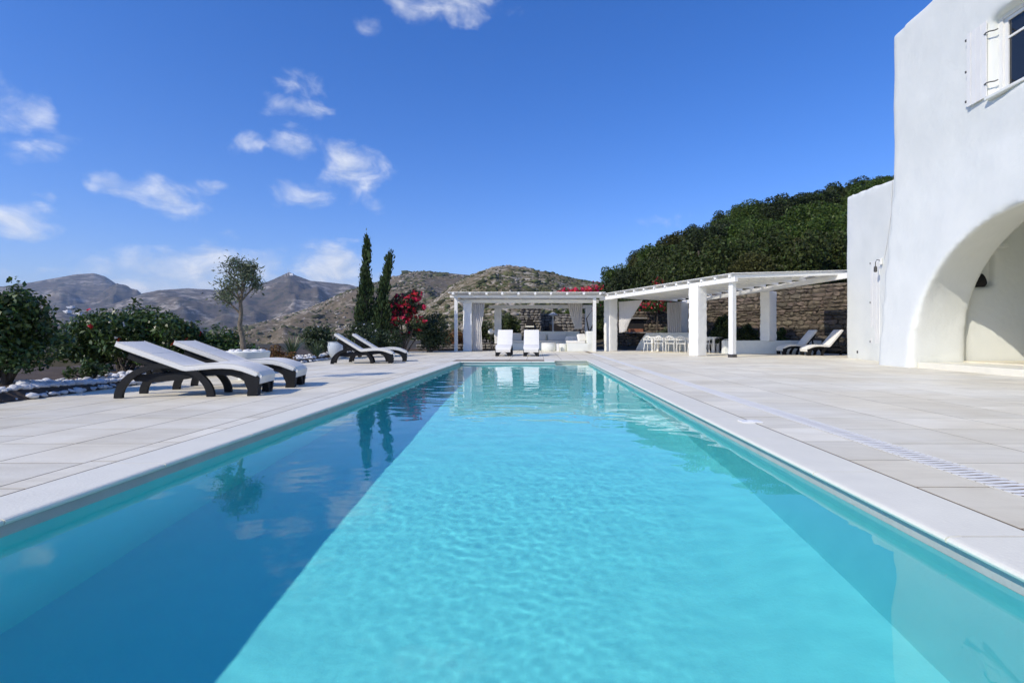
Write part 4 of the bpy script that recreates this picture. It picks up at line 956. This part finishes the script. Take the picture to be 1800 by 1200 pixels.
shrub('garden_shrub', 9.3, 25.2, .8, .5, 1.7, 'leaf_wood', .10, 2600, 'dark shrub before the retaining wall behind the slim corner post', group=gb, z=.02)
shrub('garden_shrub', 7.6, 30.8, .6, .4, 1.5, 'leaf_olive', .11, 1500, 'yellowish broad leaved plant in front of the tan stone wall', group=gb, z=.02)
shrub('garden_shrub', 10.0, 27.0, 1.0, .8, 2.2, 'leaf_wood', .11, 4200, 'large dark shrub at the far end of the retaining wall behind the dining table', group=gb, z=.02)
shrub('garden_shrub', 10.7, 25.6, .6, .5, 1.5, 'leaf_wood', .10, 2200, 'dark shrub just left of the rear pillar on the low wall', group=gb, z=.02)
shrub('garden_shrub', 11.9, 25.0, .45, .4, 1.3, 'leaf_dark', .10, 1200, 'small green shrub against the stone wall right of the rear pillar', group=gb, z=.02)
# sword-leaved plant
def sword(x, y, n, L_, label):
    r = empty('yucca', (x,y,gz(x,y)), label=label, cat='plant'); V = []; Fq = []
    for i in range(n):
        a = rnd.uniform(0,2*math.pi); til = rnd.uniform(.05,1.0); l = L_*rnd.uniform(.7,1.1); sd_ = Vector((-math.sin(a),math.cos(a),0)); o_ = Vector((math.cos(a),math.sin(a),0)); b0 = len(V)
        for s in range(5):
            u = s/4; c = o_*(l*u*math.sin(til*(.7+.5*u)))+Vector((0,0,l*u*math.cos(til*(.7+.5*u)))); w = .026*(1-u)**.7+.002; V += [tuple(c-sd_*w), tuple(c+sd_*w)]
        Fq += [(b0+2*s,b0+2*s+1,b0+2*s+3,b0+2*s+2) for s in range(4)]
    link('leaf_rosette', np_mesh('leaf_rosette', V, Fq, M['leaf_agave']), r); MB().tube([(0,0,-.05),(0,0,.15)], .06, 8).build('stem', M['bark'], r)
sword(-7.72, 16.2, 70, .85, 'spiky sword leaved plant between the pebbles and the white flowered shrub'); sword(-7.25, 16.9, 40, .6, 'smaller spiky plant right of the larger sword leaved plant')
bp_ = empty('glazed_pot', (-7.0,17.9,.02), label='pale blue glazed pot behind the mid loungers', cat='pot'); MB().lathe([(.16,0),(.26,.2),(.3,.42),(.27,.56),(.30,.6),(.26,.6),(.24,.5)], 24).build('body', M['bluepot'], bp_, smooth=40); MB().lathe([(.245,.52),(.01,.53)], 20).build('soil', M['soil'], bp_)

# olive tree in a white bowl
pot = empty('planter_bowl', (-5.34,9.45,.003), label='white bowl planter with white stones round the olive trunk', cat='planter')
MB().lathe([(.14,0),(.15,.03),(.11,.10),(.13,.18),(.27,.26),(.355,.36),(.375,.46),(.385,.52),(.36,.54),(.34,.53),(.32,.46)], 36).build('bowl', M['plaster'], pot, smooth=40)
MB().lathe([(.33,.47),(.01,.49)], 24).build('soil', M['soil'], pot)
for k in range(17):
    a = 2*math.pi*k/17*1.0; r_ = .25 if k < 12 else .14; a = 2*math.pi*(k if k < 12 else k-12)/(12 if k < 12 else 5)+rnd.uniform(-.1,.1)
    o = link('pebble', rnd.choice(pm), pot, (r_*math.cos(a), r_*math.sin(a), .53)); o.scale = (.075,.075,.07); o.rotation_euler = (0,0,rnd.uniform(0,6))
ol = empty('olive_tree', (-5.32,9.35,.49), label='young olive tree with twisted trunk growing in the white bowl', cat='tree')
trunk = [(0,0,-.1),(-.03,.0,.12),(-.06,.02,.3),(-.10,0,.52),(-.06,-.02,.72),(-.09,.01,.95),(-.05,0,1.12)]
tr = MB().tube(trunk, [.06,.052,.045,.04,.036,.03,.022], 9)
ends = []
for (bx, a, e_, l) in ((5,2.6,.9,.42),(5,.2,.8,.45),(6,1.5,1.1,.40),(6,3.9,1.0,.42),(6,5.2,.9,.38),(4,3.3,.7,.44),(6,0.7,1.3,.45),(5,4.6,.5,.38)):
    p = Vector(trunk[bx]); d = Vector((math.cos(a)*math.cos(e_), math.sin(a)*math.cos(e_), math.sin(e_))); q = p+d*l*.5+Vector((0,0,.03)); r2 = p+d*l; tr.tube([p,q,r2], [.02,.013,.006], 6); ends.append(r2)
    for _ in range(3):
        d2 = (d+Vector((rnd.gauss(0,.5),rnd.gauss(0,.5),rnd.gauss(.2,.4)))).normalized(); r3 = q+d2*rnd.uniform(.18,.32); tr.tube([q,r3],[.009,.004],5); ends.append(r3)
tr.build('trunk', M['olivebark'], ol, smooth=60)
pts = []
for e_ in ends:
    n = 105; pts.append(np.array((e_.x*.78-.01,e_.y*.78,e_.z))+nrng.normal(0,1,(n,3))*np.array([.075,.075,.08]))
pts = np.vstack(pts); dd = nrng.normal(0,1,(len(pts),3)); link('crown', leaves('crown', pts, dd, .055, M['leaf_olive'], .28, .3), ol)

# cypresses
def cypress(x, y, h, r_, lean, label, split=.0):
    root = empty('cypress_tree', (x,y,.05), label=label, cat='tree', group='cypress pair'); 
    nb = int(21*h); n = nb*62
    ub = nrng.random(nb)**1.15; ab = nrng.random(nb)*2*math.pi
    pr = r_*np.where(ub < .4, 1.0-.4*ub, np.where(ub < .62, .84-1.9*(ub-.4), .42-.75*(ub-.62)))
    rb = pr*np.sqrt(nrng.uniform(.05,1.7,nb))
    u = np.repeat(ub,62); a = np.repeat(ab,62); q = np.repeat(rb,62); wd = np.repeat(.05+.10*np.clip(pr,.05,1),62)
    z = .12+u*(h-.25)+nrng.normal(0,.17,n); off_ = lean*u**2
    pts = np.stack([q*np.cos(a)+off_+nrng.normal(0,1,n)*wd, q*np.sin(a)+nrng.normal(0,1,n)*wd, z], 1); d = np.stack([np.cos(a)*.6, np.sin(a)*.6, np.full(n,.5)], 1)
    # upright sprays: long narrow faces whose length runs upward
    t_ = np.stack([np.cos(a)*.35, np.sin(a)*.35, np.ones(n)],1)+nrng.normal(0,.22,(n,3)); t_ /= np.linalg.norm(t_,axis=1,keepdims=True); b_ = np.cross(t_, d+nrng.normal(0,.5,(n,3))); b_ /= np.linalg.norm(b_,axis=1,keepdims=True)
    s = (.14*np.exp(nrng.normal(0,.3,n)))[:,None]
    v = np.stack([pts-t_*s*.5, pts+b_*s*.2, pts+t_*s*.6, pts-b_*s*.2],1); link('crown', np_mesh('crown', v.reshape(-1,3), np.arange(n*4).reshape(n,4), M['leaf_cypress']), root)
    MB().tube([(0,0,-.1),(lean*.2,0,h*.5),(lean*.9,0,h*.93)], [.11,.07,.02], 8).build('trunk', M['bark'], root)
cypress(-7.95, 23.8, 5.35, .38, .08, 'taller dark cypress rising behind the mid loungers'); cypress(-7.35, 24.0, 4.6, .33, .5, 'shorter leaning dark cypress beside the taller one')

# climbing bougainvillea on the pergolas
def climber(x, y, z0, trunkpts, blobs, label, nl=700, nf=150):
    r = empty('bougainvillea', (x,y,z0), label=label, cat='climber'); tm_ = MB()
    for tp in trunkpts: tm_.tube(tp, [.05-.035*i/(len(tp)-1) for i in range(len(tp))], 7)
    tm_.build('stem', M['bark'], r); lb = [(np.array(b_[:3]), np.array(b_[3:6])) for b_ in blobs]
    p, d = lobe_pts(lb, nl, shell=(.3,1.1)); link('foliage', leaves('foliage', p, d, .11, M['leaf_dark'], .55), r)
    p, d = lobe_pts(lb, nf, shell=(.6,1.2)); p = np.repeat(p,5,0)+nrng.normal(0,.05,(nf*5,3)); link('blossom', leaves('blossom', p, np.repeat(d,5,0), .11, M['flower_crimson'], .8), r)
climber(2.75, 29.2, 0, [[(0,0,0),(-.2,0,.8),(-.35,0,1.4),(-.25,0,2.2),(.1,0,3.0)],[(0,0,0),(.2,0,.9),(.55,0,1.6),(.7,0,2.3),(.5,0,3.1)],[(.25,0,1.0),(.1,0,1.8),(.5,0,2.4)],[(-.35,0,1.4),(-.6,0,2.2),(-.9,0,2.8)]],
        [(-1.0,0,3.3,.5,.4,.14),(-.3,0,3.3,.5,.4,.16),(.35,0,3.4,.5,.4,.22),(.75,0,3.65,.28,.3,.24),(.6,-.3,2.5,.2,.2,.3)], 'bare stemmed bougainvillea with red tufts over the right end of the lounge pergola', 500, 170)
climber(7.3, 31.2, 0, [[(0,0,0),(.05,0,1.5),(.1,0,2.8),(.2,.2,3.9)]], [(-.2,0,2.6,.8,.4,.35),(.4,.2,3.2,.7,.5,.5),(.2,.3,4.1,.45,.4,.45),(-.3,.2,3.5,.5,.4,.3)], 'bougainvillea with crimson tufts climbing over the tan stone wall', 1800, 95)

# ------------------------------------------------------------------ evergreen wood on the slope
protos = []
for k in range(4):
    rg = np.random.default_rng(40+k); rx = 1; h = (1.55,1.75,1.9,1.45)[k]
    lb = lobes(1, 1, h, (24,20,30,18)[k], .02, (.24,.46), rg); p, d = lobe_pts(lb, 15000, rg, (.75,1.08)); p = p[p[:,2] > 0.0][:15000]; d = d[:len(p)]
    cm = leaves('crown', p, d, .06, M[('leaf_wood','leaf_wood_green','leaf_wood_dark','leaf_wood_brown')[k]], .62, .8, rg, .3)
    st_ = MB().tube([(0,0,-.25),(.03,.02,h*.35),(-.03,0,h*.7)], [.07,.05,.02], 7)
    for j in range(6):
        c = lb[j*3][0]; st_.tube([(.02,.01,h*.25),tuple(c*.55+np.array([0,0,.1])),tuple(c)], [.035,.02,.008], 5)
    protos.append((cm, st_.mesh('trunk', M['bark'])))
lab = 'dense dark evergreen tree in the wood on the slope behind the dining pergola'
tr_rng = random.Random(21); ntree = 0
for iy, y in enumerate((29.5,33,37,41.5,46.5,52,58,65)):
    x = 4.6-iy*.1+tr_rng.uniform(0,1)
    while x < 12+y*.72:
        sz = tr_rng.uniform(1.75,2.7)*(1+.01*(y-30)); yy = y+tr_rng.uniform(-1.2,1.2)
        g = slope(x, yy)
        lim = np.interp(x/yy, [.09,.13,.16,.23,.30,.36,.40,.47,.54,.62,.7], [.055,.11,.148,.19,.222,.25,.272,.285,.292,.315,.33])      # the wood thins out towards its left end
        hgt = (EYE+lim*yy-g)
        if hgt > 1.6 and (x-9.3)*.846+(yy-30.5)*.533 > .9:
            k = tr_rng.choice((0,1,1,2,3,0)); cm, tm_ = protos[k]; top = (1.55,1.75,1.9,1.45)[k]; sz = min(sz, 3.2); sy = min(sz*tr_rng.uniform(.95,1.15), hgt/top*tr_rng.uniform(.93,1.04))
            r = empty('evergreen_tree', (x,yy,g-.15), tr_rng.uniform(0,6.28), label=lab, cat='tree', group='evergreen trees on the wooded slope'); r.scale = (sz,sz,sy)
            link('crown', cm, r); link('trunk', tm_, r); ntree += 1
        x += sz*tr_rng.uniform(1.0,1.35)
print('trees', ntree)

# ------------------------------------------------------------------ haze: the air between here and the mountains
hz = MB().box((-200,2600,215), (11000,9500,540)).build('haze', None, kind='stuff')
hm_ = bpy.data.materials.new('haze'); hm_.use_nodes = True; t = hm_.node_tree; t.nodes.remove(t.nodes['Principled BSDF'])
pv = t.nodes.new('ShaderNodeVolumePrincipled'); pv.inputs['Color'].default_value = (.62,.78,1,1); pv.inputs['Density'].default_value = 1.1e-4; pv.inputs['Anisotropy'].default_value = .2
t.links.new(pv.outputs[0], t.nodes['Material Output'].inputs['Volume']); hz.data.materials.append(hm_)
